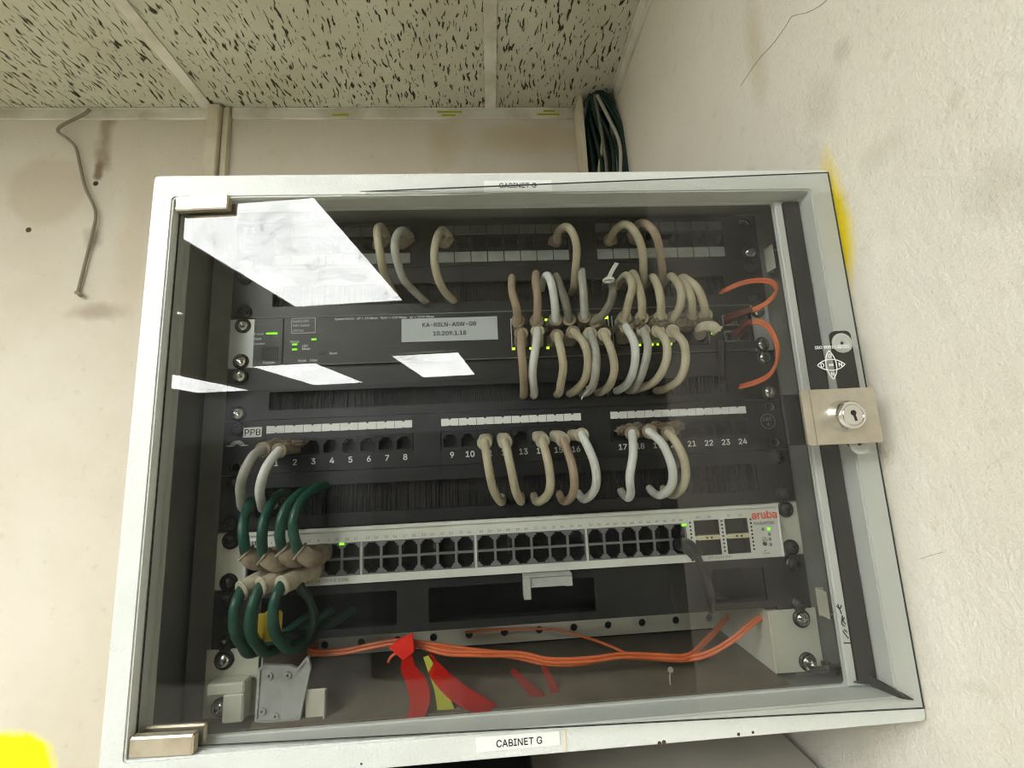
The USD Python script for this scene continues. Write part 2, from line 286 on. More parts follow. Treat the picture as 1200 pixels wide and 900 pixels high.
# ------------------------------------------------------------------ measured runs of the cables, in metres from the cabinet's lower front middle
DATA = {'black': [(0.132, 0.048, 0.1173), (0.1298, 0.03, 0.1159), (0.1336, 0.024, 0.1095)],
 'blackcord': [(0.1331, 0.024, 0.1107), (0.1361, 0.022, 0.1), (0.142, 0.028, 0.0844), (0.15, 0.045, 0.0647), (0.169, 0.085, 0.047)],
 'corner': [([(0.2212, 0.4901, 0.9504), (0.2122, 0.4947, 0.9168), (0.1999, 0.5005, 0.8595), (0.1986, 0.497, 0.7756), (0.1988, 0.4924, 0.6939)], 'w'),
            ([(0.2256, 0.4866, 0.945), (0.2281, 0.482, 0.8951), (0.2372, 0.4716, 0.8355), (0.2252, 0.4762, 0.7603), (0.2163, 0.4785, 0.685)], 'b'),
            ([(0.2303, 0.4605, 0.9224), (0.2454, 0.4444, 0.8519), (0.2567, 0.4305, 0.7865), (0.2528, 0.4294, 0.7262), (0.2439, 0.4317, 0.6552)], 'w2'),
            ([(0.2254, 0.4795, 0.9403), (0.2359, 0.4679, 0.8765), (0.2483, 0.4541, 0.8113), (0.248, 0.4495, 0.7407), (0.2391, 0.4518, 0.6679)], 'g'),
            ([(0.228, 0.4752, 0.9404), (0.2447, 0.459, 0.8807), (0.2578, 0.444, 0.8127), (0.2603, 0.4359, 0.7308), (0.2526, 0.4371, 0.6585)], 'g'),
            ([(0.223, 0.4838, 0.9444), (0.229, 0.4757, 0.8793), (0.2385, 0.4642, 0.8097), (0.2393, 0.4595, 0.7481), (0.2303, 0.4618, 0.6743)], 'g'),
            ([(0.221, 0.4901, 0.9483), (0.2198, 0.4878, 0.8899), (0.227, 0.4785, 0.8212), (0.2309, 0.4716, 0.7569), (0.2233, 0.4728, 0.6813)], 'g'),
            ([(0.2341, 0.4757, 0.9451), (0.25, 0.4607, 0.8963), (0.2646, 0.4445, 0.8286), (0.2657, 0.4365, 0.7311), (0.2591, 0.4365, 0.658)], 'g'),
            ([(0.2398, 0.4762, 0.9456), (0.2576, 0.4601, 0.9017), (0.2691, 0.4462, 0.8339), (0.2698, 0.4382, 0.7323), (0.2644, 0.437, 0.6582)], 'g'),
            ([(0.219, 0.4964, 0.9521), (0.2134, 0.4975, 0.8984), (0.2164, 0.4918, 0.8319), (0.2177, 0.4872, 0.7683), (0.2103, 0.4883, 0.6912)], 'g'),
            ([(0.2456, 0.4768, 0.9461), (0.2611, 0.4629, 0.9125), (0.2621, 0.4583, 0.8541), (0.2662, 0.4468, 0.7386), (0.2596, 0.4468, 0.6644)], 'g'),
            ([(0.2286, 0.472, 0.9333), (0.2326, 0.4639, 0.849), (0.2343, 0.4593, 0.7961), (0.2345, 0.4558, 0.7455), (0.2257, 0.4582, 0.6721)], 'b2'),
            ([(0.2543, 0.4667, 0.9283), (0.2603, 0.4586, 0.8743), (0.2593, 0.4552, 0.8121), (0.2602, 0.4494, 0.7406), (0.2524, 0.4505, 0.6669)], 'g')],
 'crack': [(0.2713, -0.0285, 0.5516), (0.2713, -0.0184, 0.5558), (0.2713, -0.0056, 0.5645), (0.2713, 0.0095, 0.579), (0.2713, 0.0176, 0.5784), (0.2713, 0.037, 0.5792), (0.2713, 0.056, 0.5839), (0.2713, 0.0734, 0.5844),
           (0.2713, 0.0892, 0.5841)],
 'crack2': [(0.2713, -0.016, 0.1092), (0.2713, -0.0237, 0.1132), (0.2713, -0.0326, 0.1174)],
 'fib1': [(0.2005, 0.05, 0.3057), (0.2008, 0.03, 0.3037), (0.2109, 0.024, 0.3059), (0.2218, 0.022, 0.3132), (0.2298, 0.026, 0.3229), (0.2291, 0.032, 0.3316), (0.2194, 0.038, 0.3352), (0.2095, 0.045, 0.3351),
          (0.2004, 0.055, 0.3328), (0.2132, 0.085, 0.3425)],
 'fib2': [(0.2066, 0.05, 0.2911), (0.2051, 0.034, 0.2949), (0.2096, 0.027, 0.2941), (0.215, 0.022, 0.2872), (0.2183, 0.02, 0.2734), (0.2185, 0.022, 0.2608), (0.2164, 0.03, 0.2495), (0.2111, 0.04, 0.2448),
          (0.2047, 0.055, 0.2429), (0.2163, 0.085, 0.2454)],
 'fib3': [(-0.1779, 0.1, 0.0359), (-0.1791, 0.085, 0.0396), (-0.1682, 0.075, 0.0399), (-0.144, 0.07, 0.0417), (-0.1197, 0.068, 0.0454), (-0.0988, 0.066, 0.0474), (-0.0715, 0.066, 0.0424), (-0.0407, 0.066, 0.0365),
          (-0.0096, 0.068, 0.0303), (0.0179, 0.066, 0.0242), (0.0459, 0.066, 0.0223), (0.0755, 0.07, 0.023), (0.1049, 0.072, 0.0195), (0.1331, 0.07, 0.0172), (0.1536, 0.066, 0.0215), (0.1742, 0.064, 0.0314),
          (0.1936, 0.064, 0.0434), (0.2173, 0.075, 0.0475)],
 'fib4': [(-0.0923, 0.068, 0.0462), (-0.0645, 0.064, 0.0383), (-0.0372, 0.064, 0.0352), (-0.0027, 0.066, 0.0314), (0.0212, 0.064, 0.0262), (0.0527, 0.064, 0.0247), (0.0822, 0.068, 0.0241), (0.1115, 0.07, 0.0206),
          (0.1373, 0.069, 0.0193), (0.1605, 0.085, 0.0224), (0.1817, 0.1, 0.0271), (0.197, 0.11, 0.0321)],
 'fib5': [(-0.051, 0.12, 0.0302), (-0.0067, 0.13, 0.0264), (0.0338, 0.125, 0.0249), (0.0631, 0.11, 0.0215), (0.0775, 0.09, 0.0224), (0.087, 0.072, 0.0234), (0.1041, 0.07, 0.0191)],
 'fib6': [(-0.0933, 0.066, 0.0445), (-0.1007, 0.062, 0.0416), (-0.1056, 0.06, 0.0391), (-0.1076, 0.06, 0.0355)],
 'gl': [[(-0.204, 0.026, 0.105), (-0.2037, 0.0191, 0.0969), (-0.2044, 0.0205, 0.0836), (-0.2055, 0.0321, 0.0678), (-0.2039, 0.052, 0.0535)],
        [(-0.1909, 0.026, 0.1065), (-0.1916, 0.0191, 0.0973), (-0.1939, 0.0205, 0.0829), (-0.1947, 0.0321, 0.0665), (-0.1913, 0.052, 0.0539)],
        [(-0.1759, 0.026, 0.1067), (-0.1765, 0.0191, 0.0997), (-0.1783, 0.0205, 0.0847), (-0.1785, 0.0321, 0.0677), (-0.1735, 0.052, 0.0551)]],
 'gu': [[(-0.2023, 0.026, 0.1307), (-0.2001, 0.0191, 0.1397), (-0.2021, 0.0205, 0.1514), (-0.2054, 0.0321, 0.1621), (-0.21, 0.052, 0.1678)],
        [(-0.1894, 0.026, 0.1276), (-0.1876, 0.0191, 0.139), (-0.1877, 0.0205, 0.1524), (-0.1886, 0.0321, 0.1644), (-0.19, 0.052, 0.1702)],
        [(-0.1762, 0.026, 0.1316), (-0.1753, 0.0191, 0.1442), (-0.1735, 0.0205, 0.1589), (-0.1704, 0.0321, 0.1685), (-0.1692, 0.052, 0.1718)],
        [(-0.1639, 0.026, 0.1297), (-0.1656, 0.0191, 0.1437), (-0.1655, 0.0205, 0.1573), (-0.1634, 0.0321, 0.1682), (-0.1584, 0.052, 0.1747)]],
 'gub': [[(-0.1949, 0.0525, 0.1198), (-0.1956, 0.03, 0.1234)], [(-0.1817, 0.0525, 0.1184), (-0.1814, 0.03, 0.1214)], [(-0.1705, 0.0525, 0.119), (-0.1692, 0.03, 0.1237)],
         [(-0.1573, 0.0525, 0.1183), (-0.1556, 0.03, 0.1229)]],
 'hook': [(-0.8137, 0.517, 0.5381), (-0.8005, 0.512, 0.5306)],
 'kl': [[(0.0084, 0.032, 0.2914), (0.0069, 0.0227, 0.2754), (0.008, 0.0287, 0.259), (0.0095, 0.05, 0.2436)], [(0.0221, 0.032, 0.2932), (0.0189, 0.0227, 0.2785), (0.0156, 0.0287, 0.2587), (0.0184, 0.05, 0.2433)],
        [(0.0383, 0.032, 0.2883), (0.039, 0.0239, 0.2746), (0.0401, 0.0235, 0.2603), (0.0388, 0.0329, 0.2479), (0.0397, 0.05, 0.2424)],
        [(0.0522, 0.032, 0.2915), (0.0583, 0.0239, 0.2796), (0.0606, 0.0235, 0.2652), (0.0589, 0.0329, 0.2507), (0.0516, 0.05, 0.2427)],
        [(0.0666, 0.032, 0.2896), (0.0676, 0.0239, 0.2722), (0.0662, 0.0235, 0.2559), (0.0649, 0.0329, 0.2448), (0.062, 0.05, 0.2416)],
        [(0.0782, 0.032, 0.2885), (0.0804, 0.0239, 0.2732), (0.0818, 0.0235, 0.2574), (0.08, 0.0329, 0.2464), (0.077, 0.05, 0.2425)],
        [(0.0976, 0.032, 0.2938), (0.1001, 0.0239, 0.2783), (0.0991, 0.0235, 0.2617), (0.0968, 0.0329, 0.2493), (0.0937, 0.05, 0.2441)],
        [(0.1121, 0.032, 0.2911), (0.1113, 0.0239, 0.2757), (0.1076, 0.0235, 0.2614), (0.1048, 0.0329, 0.249), (0.1042, 0.05, 0.2437)],
        [(0.1245, 0.032, 0.29), (0.1272, 0.0239, 0.2774), (0.1246, 0.0235, 0.2608), (0.1184, 0.0329, 0.2478), (0.1095, 0.05, 0.2435)],
        [(0.1371, 0.032, 0.2896), (0.1416, 0.0239, 0.2769), (0.141, 0.0235, 0.2603), (0.138, 0.0329, 0.2471), (0.1306, 0.05, 0.2419)]],
 'knot': [(-0.106, 0.062, 0.0489), (-0.0971, 0.058, 0.0556), (-0.0894, 0.06, 0.0562), (-0.0865, 0.058, 0.0461), (-0.0882, 0.06, 0.0392), (-0.0949, 0.06, 0.0384), (-0.1002, 0.06, 0.0418)],
 'ku': [[(0.0061, 0.032, 0.3026), (0.0045, 0.0227, 0.3113), (0.0021, 0.0287, 0.3276), (0.0041, 0.05, 0.348)], [(0.0219, 0.032, 0.3021), (0.0224, 0.0227, 0.3166), (0.0225, 0.0287, 0.3339), (0.0257, 0.05, 0.3507)],
        [(0.0378, 0.032, 0.3031), (0.0366, 0.0239, 0.3145), (0.0347, 0.0235, 0.3314), (0.033, 0.0329, 0.3423), (0.0315, 0.05, 0.3433)],
        [(0.0494, 0.032, 0.3028), (0.045, 0.0227, 0.316), (0.0421, 0.0287, 0.3327), (0.0433, 0.05, 0.3479)], [(0.0626, 0.032, 0.3046), (0.061, 0.0227, 0.3208), (0.0621, 0.0287, 0.3375), (0.067, 0.05, 0.3522)],
        [(0.0711, 0.032, 0.3006), (0.0773, 0.0239, 0.3045), (0.0838, 0.0235, 0.3152), (0.0892, 0.0329, 0.3301), (0.0915, 0.05, 0.3451)],
        [(0.097, 0.032, 0.3029), (0.0991, 0.0239, 0.315), (0.103, 0.0235, 0.3274), (0.1029, 0.0329, 0.3406), (0.1023, 0.05, 0.3432)],
        [(0.1117, 0.032, 0.3024), (0.1095, 0.0227, 0.3142), (0.1096, 0.0287, 0.3317), (0.1132, 0.05, 0.3494)], [(0.128, 0.032, 0.3019), (0.1255, 0.0227, 0.3138), (0.126, 0.0287, 0.3313), (0.1302, 0.05, 0.3449)],
        [(0.1399, 0.032, 0.3016), (0.1423, 0.0239, 0.3093), (0.1442, 0.0235, 0.3218), (0.1454, 0.0329, 0.3349), (0.1469, 0.05, 0.3453)],
        [(0.1559, 0.032, 0.3042), (0.1519, 0.0227, 0.3146), (0.1518, 0.0287, 0.3276), (0.1586, 0.05, 0.3426)],
        [(0.1678, 0.032, 0.303), (0.1625, 0.0239, 0.3117), (0.1585, 0.0235, 0.3237), (0.1561, 0.0329, 0.3354), (0.1579, 0.05, 0.3434)]],
 'loop': [(-0.1664, 0.035, 0.1023), (-0.1611, 0.0413, 0.0898), (-0.1607, 0.0475, 0.0736), (-0.168, 0.0538, 0.0595), (-0.1835, 0.06, 0.053)],
 'pp': {'1': [(-0.1956, 0.03, 0.2051), (-0.1991, 0.0228, 0.2002), (-0.2059, 0.023, 0.1848), (-0.2119, 0.0328, 0.1718), (-0.2164, 0.05, 0.1591)],
        '11': [(-0.0253, 0.03, 0.2027), (-0.0231, 0.0218, 0.1856), (-0.0199, 0.0285, 0.167), (-0.0132, 0.05, 0.1546)],
        '12': [(-0.009, 0.03, 0.2026), (-0.0056, 0.0218, 0.1815), (-0.0022, 0.0285, 0.1635), (0.0029, 0.05, 0.1544)],
        '14': [(0.0209, 0.03, 0.202), (0.0236, 0.0228, 0.1833), (0.0241, 0.023, 0.1685), (0.0215, 0.0328, 0.1587), (0.0149, 0.05, 0.1538)],
        '15': [(0.0374, 0.03, 0.2019), (0.0416, 0.0228, 0.1838), (0.0426, 0.023, 0.1675), (0.041, 0.0328, 0.157), (0.0369, 0.05, 0.1534)],
        '16': [(0.0528, 0.03, 0.2053), (0.0586, 0.0228, 0.1862), (0.0601, 0.023, 0.1699), (0.0583, 0.0328, 0.1594), (0.0534, 0.05, 0.1539)],
        '18': [(0.0939, 0.03, 0.2048), (0.0907, 0.0228, 0.1887), (0.0865, 0.023, 0.1718), (0.0891, 0.0328, 0.1578), (0.0901, 0.05, 0.1534)],
        '19': [(0.1081, 0.03, 0.2056), (0.1151, 0.0237, 0.1956), (0.12, 0.0218, 0.1788), (0.121, 0.0258, 0.1654), (0.1188, 0.0357, 0.1567), (0.1157, 0.05, 0.1542)],
        '2': [(-0.1834, 0.03, 0.2039), (-0.1882, 0.0228, 0.1927), (-0.1926, 0.023, 0.178), (-0.1965, 0.0328, 0.166), (-0.2012, 0.05, 0.159)],
        '20': [(0.1234, 0.03, 0.2036), (0.1263, 0.0237, 0.1964), (0.1306, 0.0218, 0.1816), (0.1315, 0.0258, 0.1669), (0.1302, 0.0357, 0.1575), (0.1274, 0.05, 0.1536)]},
 'rib1': [(-0.0918, 0.058, 0.0421), (-0.0903, 0.05, 0.0353), (-0.0829, 0.044, 0.027), (-0.0799, 0.04, 0.0161), (-0.0834, 0.038, 0.0039)],
 'rib2': [(-0.0749, 0.056, 0.04), (-0.0693, 0.048, 0.0329), (-0.0548, 0.042, 0.0213), (-0.0373, 0.04, 0.0107), (-0.0286, 0.04, 0.0061)],
 'rib3': [(-0.0105, 0.056, 0.0251), (0.0021, 0.052, 0.0134), (0.0145, 0.05, 0.0016), (0.016, 0.05, -0.0056)],
 'rib4': [(0.0144, 0.06, 0.0247), (0.02, 0.056, 0.0138), (0.0231, 0.054, 0.0024), (0.0211, 0.054, -0.007)],
 'short': [(0.1637, 0.034, 0.2916), (0.1655, 0.022, 0.2902), (0.1696, 0.02, 0.2851), (0.1742, 0.026, 0.2778)],
 'shortcord': [(0.1738, 0.025, 0.2791), (0.1754, 0.03, 0.2641), (0.1829, 0.045, 0.2519), (0.2021, 0.08, 0.2493)],
 'straw': [(-0.0769, 0.052, 0.0413), (-0.0728, 0.05, 0.0341), (-0.0661, 0.046, 0.0213), (-0.0617, 0.044, 0.008), (-0.058, 0.042, -0.0037)],
 'thread': [(0.1167, 0.056, 0.0163), (0.1145, 0.054, 0.01), (0.1151, 0.052, 0.0042), (0.1189, 0.05, -0.003)],
 'tie': [(0.084, 0.026, 0.335), (0.0862, 0.022, 0.3401), (0.0898, 0.018, 0.3457)],
 'tie2': [(0.065, 0.036, 0.246), (0.061, 0.03, 0.241), (0.0569, 0.028, 0.2387), (0.0545, 0.028, 0.2347)],
 'top': [[(-0.1072, 0.052, 0.3914), (-0.1073, 0.0344, 0.3905), (-0.108, 0.0235, 0.3798), (-0.1051, 0.0235, 0.3586), (-0.105, 0.0344, 0.3486), (-0.1034, 0.052, 0.342)],
         [(-0.0859, 0.052, 0.391), (-0.0872, 0.039, 0.388), (-0.0901, 0.0285, 0.383), (-0.0932, 0.0228, 0.3708), (-0.0925, 0.0228, 0.358), (-0.0882, 0.0285, 0.3418), (-0.0832, 0.039, 0.3362), (-0.0752, 0.052, 0.3309)],
         [(-0.0514, 0.052, 0.3903), (-0.0559, 0.037, 0.3879), (-0.06, 0.026, 0.3718), (-0.0612, 0.022, 0.3532), (-0.0584, 0.026, 0.3378), (-0.0541, 0.037, 0.3309), (-0.0497, 0.052, 0.3302)],
         [(0.0467, 0.052, 0.3842), (0.0467, 0.037, 0.3852), (0.0515, 0.026, 0.383), (0.056, 0.022, 0.3736), (0.0589, 0.026, 0.3617), (0.0586, 0.037, 0.3474), (0.0594, 0.052, 0.3377)],
         [(0.0961, 0.052, 0.3841), (0.0983, 0.037, 0.3867), (0.1031, 0.026, 0.3845), (0.1091, 0.022, 0.375), (0.1153, 0.026, 0.3621), (0.1194, 0.037, 0.3483), (0.1232, 0.052, 0.3385)],
         [(0.1177, 0.052, 0.3914), (0.1186, 0.0344, 0.3898), (0.1215, 0.0235, 0.3819), (0.1279, 0.0235, 0.3715), (0.1348, 0.0344, 0.3587), (0.1411, 0.052, 0.3422)]],
 'wire': [(-0.8254, 0.51, 0.9356), (-0.8339, 0.508, 0.9219), (-0.8843, 0.512, 0.8919), (-0.8637, 0.514, 0.8699), (-0.8466, 0.514, 0.8502), (-0.8357, 0.516, 0.8091), (-0.8207, 0.516, 0.7612), (-0.7947, 0.515, 0.7077),
          (-0.7969, 0.516, 0.6586), (-0.8063, 0.517, 0.5873), (-0.8129, 0.518, 0.5368)]}

# ------------------------------------------------------------------ the room
ZC, X0, X1, Y0 = .9444, -4.6, 2.4, -4.0
FL = -1.6
def struct(name, m, material, label=None):
    p = single(name, m, material, label, None, kind='structure', smooth=False)
    return p
struct('floor', bx(X0, X1, Y0, YB, FL - .05, FL), 'floor_vinyl', 'pale vinyl floor of the room')
struct('wall_back', bx(X0 - .1, X1 + .1, YB, YB + .12, FL, ZC + .2), 'plaster_back', 'cream plaster wall behind the cabinet with brown drips')
wr = struct('wall_right', bx(XR, XR + .14, -.52, YB, FL, ZC + .2), 'plaster_right', 'rough cream plaster wall beside the lock of the cabinet')
struct('wall_left', bx(X0 - .1, X0, Y0 - .1, YB, FL, ZC + .2), 'plaster_back', 'cream wall at the far end of the room')
struct('wall_front', bx(X0, X1, Y0 - .1, Y0, FL, ZC + .2), 'far_paint', 'grey wall behind the photographer')
struct('wall_side', bx(X1, X1 + .1, Y0 - .1, YB, FL, ZC + .2), 'plaster_back', 'cream wall past the corner')
def crack(pts, w):
    P = spline(pts, 3); V = []; F = []
    for i, q in enumerate(P):
        d = w * (.5 + .5 * math.sin(2.1 * i + 1) ** 2)
        V += [(XR - .0003, q[1], q[2] + d), (XR - .0003, q[1], q[2] - d), (XR + .001, q[1], q[2] - d), (XR + .001, q[1], q[2] + d)]
    for i in range(len(P) - 1):
        for j in range(4):
            k = (j + 1) % 4; F += [(4 * i + j, 4 * i + k, 4 * i + 4 + k), (4 * i + j, 4 * i + 4 + k, 4 * i + 4 + j)]
    return trimesh.Trimesh(V, F, process=False)
part(wr, 'crack', crack(DATA['crack'], .00016), 'gap_dark', smooth=False)
part(wr, 'crack', crack(DATA['crack2'], .00014), 'cable_old', smooth=False)

# ceiling: a grid of bars with mineral fibre tiles laid in it
ce = struct('ceiling', bx(X0, X1, Y0, YB, ZC + .10, ZC + .14), 'far_paint', 'suspended ceiling of fissured tiles in a white grid')
GX = -.5931
xs = sorted(set([X0] + [GX + .6 * k for k in range(-6, 5) if X0 < GX + .6 * k < X1] + [X1]))
ys = [YB - .6 * k for k in range(0, 8)]; ys = [y for y in ys if y > Y0] + [Y0]
for i in range(len(xs) - 1):
    for j in range(len(ys) - 1):
        xa, xb, ya, yb = xs[i] + .002, xs[i + 1] - .002, ys[j + 1] + .002, ys[j] - .002
        if xa < XR < xb and ys[j] > -.5:      # cut at the wall
            part(ce, 'ceiling_tile', cbx(xa, XR - .002, ya, yb, ZC + .002, ZC + .016, .0015), 'ceiling_fibre', smooth=False)
            xa = XR + .142
        part(ce, 'ceiling_tile', cbx(xa, xb, ya, yb, ZC + .002, ZC + .016, .0015), 'ceiling_fibre', smooth=False)
for x in xs[1:-1]:
    part(ce, 'grid_bar', cat([cbx(x - .012, x + .012, Y0, YB, ZC - .0012, ZC + .001, .0004), bx(x - .001, x + .001, Y0, YB, ZC + .001, ZC + .04)]), 'grid_paint')
for y in ys[1:-1]:
    for i in range(len(xs) - 1):
        if not (xs[i] < XR < xs[i + 1] and y > -.55):
            part(ce, 'grid_bar', cbx(xs[i] + .012, xs[i + 1] - .012, y - .012, y + .012, ZC - .001, ZC + .001, .0004), 'grid_paint')
        else:
            part(ce, 'grid_bar', cbx(xs[i] + .012, XR, y - .012, y + .012, ZC - .001, ZC + .001, .0004), 'grid_paint')
struct('trim_1', cat([cbx(X0, -.5855, YB - .005, YB, ZC - .024, ZC, .0008), cbx(X0, -.5865, YB - .007, YB, ZC - .0014, ZC + .0002, .0004)]), 'grid_paint', 'white angle trim along the back wall, left of the trunking')
t2 = struct('trim_2', cat([cbx(-.5445, .196, YB - .005, YB, ZC - .024, ZC, .0008), cbx(-.5445, .196, YB - .007, YB, ZC - .0014, ZC + .0002, .0004)]), 'grid_paint', 'white angle trim along the back wall, right of the trunking')
for xa, xb, z in [(-.335, -.30, .005), (-.11, -.055, .012), (-.10, -.07, .004), (.11, .16, .006), (.125, .15, .014)]:
    part(t2, 'paint_mark', cbx(xa, xb, YB - .0056, YB - .0048, ZC - .024 + z, ZC - .024 + z + .005, .0003), 'straw_yellow', 'yellow paint mark on the trim')
struct('trim_3', cat([cbx(XR - .004, XR, -.5, YB - .06, ZC - .030, ZC, .0008), cbx(XR - .010, XR, -.5, YB - .06, ZC - .0014, ZC + .0002, .0004)]), 'grid_paint', 'white angle trim along the right wall')

# the room's lamps, as the door glass mirrors them
def lamp(x0, x1, y0, y1, label):
    t = thing('ceiling_light', label, 'ceiling light', ((x0 + x1) / 2, (y0 + y1) / 2, ZC - .002))
    w = .012; z0 = ZC - .014
    part(t, 'frame', cat([cbx(x0 - w, x0, y0 - w, y1 + w, z0, ZC - .002, .001), cbx(x1, x1 + w, y0 - w, y1 + w, z0, ZC - .002, .001),
                          cbx(x0, x1, y0 - w, y0, z0, ZC - .002, .001), cbx(x0, x1, y1, y1 + w, z0, ZC - .002, .001)]), 'grid_paint')
    part(t, 'diffuser', bx(x0, x1, y0, y1, ZC - .010, ZC - .006), 'lamp_light', smooth=False)
lamp(-1.10, -.574, -1.62, -.60, 'ceiling light nearest to the cabinet, mirrored largest in its door')
lamp(-2.13, -1.63, -3.78, -2.82, 'far ceiling light mirrored beside the left ear of the black switch')
lamp(-1.00, -.50, -3.68, -2.73, 'far ceiling light mirrored under the address label of the black switch')
lamp(-3.40, -2.86, -3.88, -2.96, 'farthest ceiling light, mirrored at the left edge of the door')
lamp(-2.20, -1.66, -1.62, -.72, 'ceiling light left of the cabinet, outside the picture')
lamp(-3.30, -2.76, -1.62, -.72, 'ceiling light far left of the cabinet, outside the picture')
# black equipment racks along the wall behind the camera (seen only as dark mirror images in the glass)
def rack(x, label):
    t = thing('equipment_rack', label, 'equipment rack', (x, -3.66, FL), 'equipment racks behind the camera')
    part(t, 'body', cbx(x - .3, x + .3, -3.96, -3.42, FL + .02, FL + 2.0, .005), 'rack_black')
    part(t, 'door', cbx(x - .285, x + .285, -3.42, -3.40, FL + .05, FL + 1.97, .004), 'rack_black')
    part(t, 'handle', cbx(x + .24, x + .262, -3.40, -3.385, FL + .95, FL + 1.12, .003), 'steel')
for k in range(11):
    if k not in (4,):
        rack(-4.2 + .62 * k, 'black equipment rack in the row along the wall behind the camera')

# ------------------------------------------------------------------ trunking, hanging wire, corner cables
t = thing('wall_trunking', 'white plastic trunking running down the back wall at a ceiling bar', 'trunking', (-.57, YB, .416))
part(t, 'cover', cbx(-.585, -.560, YB - .022, YB - .0005, -.3, ZC - .003, .002), 'trunking_white')
part(t, 'side_channel', cbx(-.5585, -.5465, YB - .012, YB - .0005, -.3, ZC - .003, .001), 'trunking_white')
single('hanging_wire', cat([sweep(spline(DATA['wire'], 6), .0028, n=8), sweep(spline(DATA['hook'] , 5), .0042, n=8)]), 'cable_old', 'bent grey wire hanging from the ceiling edge on the left of the back wall', 'wire')
t = thing('corner_trunking', 'open white trunking side in the corner beside the dark cable bundle', 'trunking', (.22, YB, .416))
part(t, 'side_panel', xz(Polygon([(.199, .416), (.203, .416), (.203, .93), (.199, .943), (.192, .93)]), YB - .045, YB - .001), 'trunking_white')
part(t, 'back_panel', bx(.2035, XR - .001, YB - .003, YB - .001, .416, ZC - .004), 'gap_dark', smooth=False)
gi = 0
for i, (pts, k) in enumerate(DATA['corner']):
    pts = [tuple(q) for q in pts]; e = pts[-1]
    pts.append((e[0], e[1], .56)); pts.append((e[0], e[1], .4165))
    m = {'g': 'cord_green_dark', 'w': 'cord_dull', 'w2': 'cord_grey', 'b': 'cord_beige', 'b2': 'cord_dull'}[k]
    lab = {'g': 'dark green network cable in the bundle dropping from the ceiling corner', 'w': 'dull grey cable bowing out along the corner trunking edge',
           'w2': 'pale grey cable crossing over the front of the dark corner bundle', 'b': 'beige cable kinked in the middle of the corner bundle', 'b2': 'dull grey cable deep inside the corner bundle'}[k]
    single('network_cable', sweep(spline(pts, 6), .0034 if k != 'g' else .0042, n=8), m, lab, 'cable', 'dark green cables of the corner bundle' if k == 'g' else None)

# ------------------------------------------------------------------ the cabinet
HW, H, DP = .27, .4158, .5215
OX0, OX1, OZ0, OZ1 = -.2545, .2512, .0165, .3972
c = thing('wall_cabinet', 'light grey wall cabinet with a tinted glass door, full of network gear', 'cabinet', (0, .26, 0))
outer = rrect(-HW, HW, 0, H, .004); opening = rrect(OX0, OX1, OZ0, OZ1, .002)
fr = part(c, 'frame', cat([xz(outer.difference(opening), .0, .02), xz(outer.buffer(-.0008).difference(opening.buffer(.0012)), -.0009, .0)]), 'powder_coat')
lip = rrect(OX0 + .0002, OX1 - .0002, OZ0 + .0002, OZ1 - .0002, .002)
FX0, FX1, FZ0, FZ1 = -.2515, .2285, .0180, .3955
part(c, 'inner_flange', cat([xz(lip.difference(rrect(FX0, FX1, FZ0, FZ1, .003)), .0150, .0165)] + [cbx(a, b, .0120, .0150, FZ0, FZ1, .0008) for a, b in ((FX1, FX1 + .0068),)]), 'powder_coat')
gk = [rrect(FX1 + .0078, OX1 - .0012, .0195, .3945, .001)]
part(c, 'gasket', cat([xz(g, .0118, .0148) for g in gk] + [ribbon([(.2440, .0112, .0215), (.2480, .0080, .0200), (.2512, -.0022, .0192), (.2560, -.0026, .0172), (.2612, -.0024, .0150)], [.007, .006, .0045, .003, .0006], side=(0, .3, 1)),
     sweep(spline([(.232, .0110, .0215), (.239, .0110, .0203), (.248, .0085, .0195), (.2508, -.0020, .0185), (.258, -.0022, .0162)], 5), .0006, n=6)]), 'gasket_rubber', 'dark rubber strip with a torn lower end')
e = .0015
part(c, 'body', cat([bx(-HW + .0005, -HW + .002, .02, DP, .0005, H - .0005), bx(HW - .002, HW - .0005, .02, DP, .0005, H - .0005), bx(-HW + .002, HW - .002, .02, DP, .0005, .002),
     bx(-HW + .002, HW - .002, .02, DP, H - .002, H - .0005), bx(-HW + .002, HW - .002, DP - .002, DP, .002, H - .002)]), 'cabinet_inside', smooth=False)
for s in (-1, 1):
    holes = [Point(s * .2325, .0526 + .04445 * k + d).buffer(.0034, quad_segs=3) for k in range(-1, 8) for d in (.00635, .0222, .0381)]
    r = sbox(min(s * .2225, s * .2600), .0022, max(s * .2225, s * .2600), H - .0025).difference(unary_union(holes))
    part(c, 'rack_rail', cat([xz(r, .0605, .0625), bx(*sorted((s * .2600, s * .2615)), .0605, .14, .0022, H - .0025), bx(*sorted((s * .2225, s * .224)), .0625, .085, .0022, H - .0025)]), 'rail_metal')
def tab(x, z0, z1, flip):
    zz = z1 if flip else z0
    return cat([cbx(x - .006, x, .0570, .0580, z0, z1, .0003), cbx(x - .0068, x - .0058, .046, .0580, z0, z1, .0003), bx(x - .0068, .268, .0565, .0575, zz - .0012, zz)])
part(c, 'side_clip', tab(.2535, .3505, .3740, True), 'shelf_paint'); part(c, 'side_clip', tab(.2545, .0490, .0700, False), 'shelf_paint')
part(c, 'bolt', cat([sweep(np.array([(.2250, .048, .0125), (.268, .048, .0145)]), .0022, n=10), sweep(np.array([(.2395, .048, .0130), (.2435, .048, .0133)]), .0052, n=14)]), 'chrome')
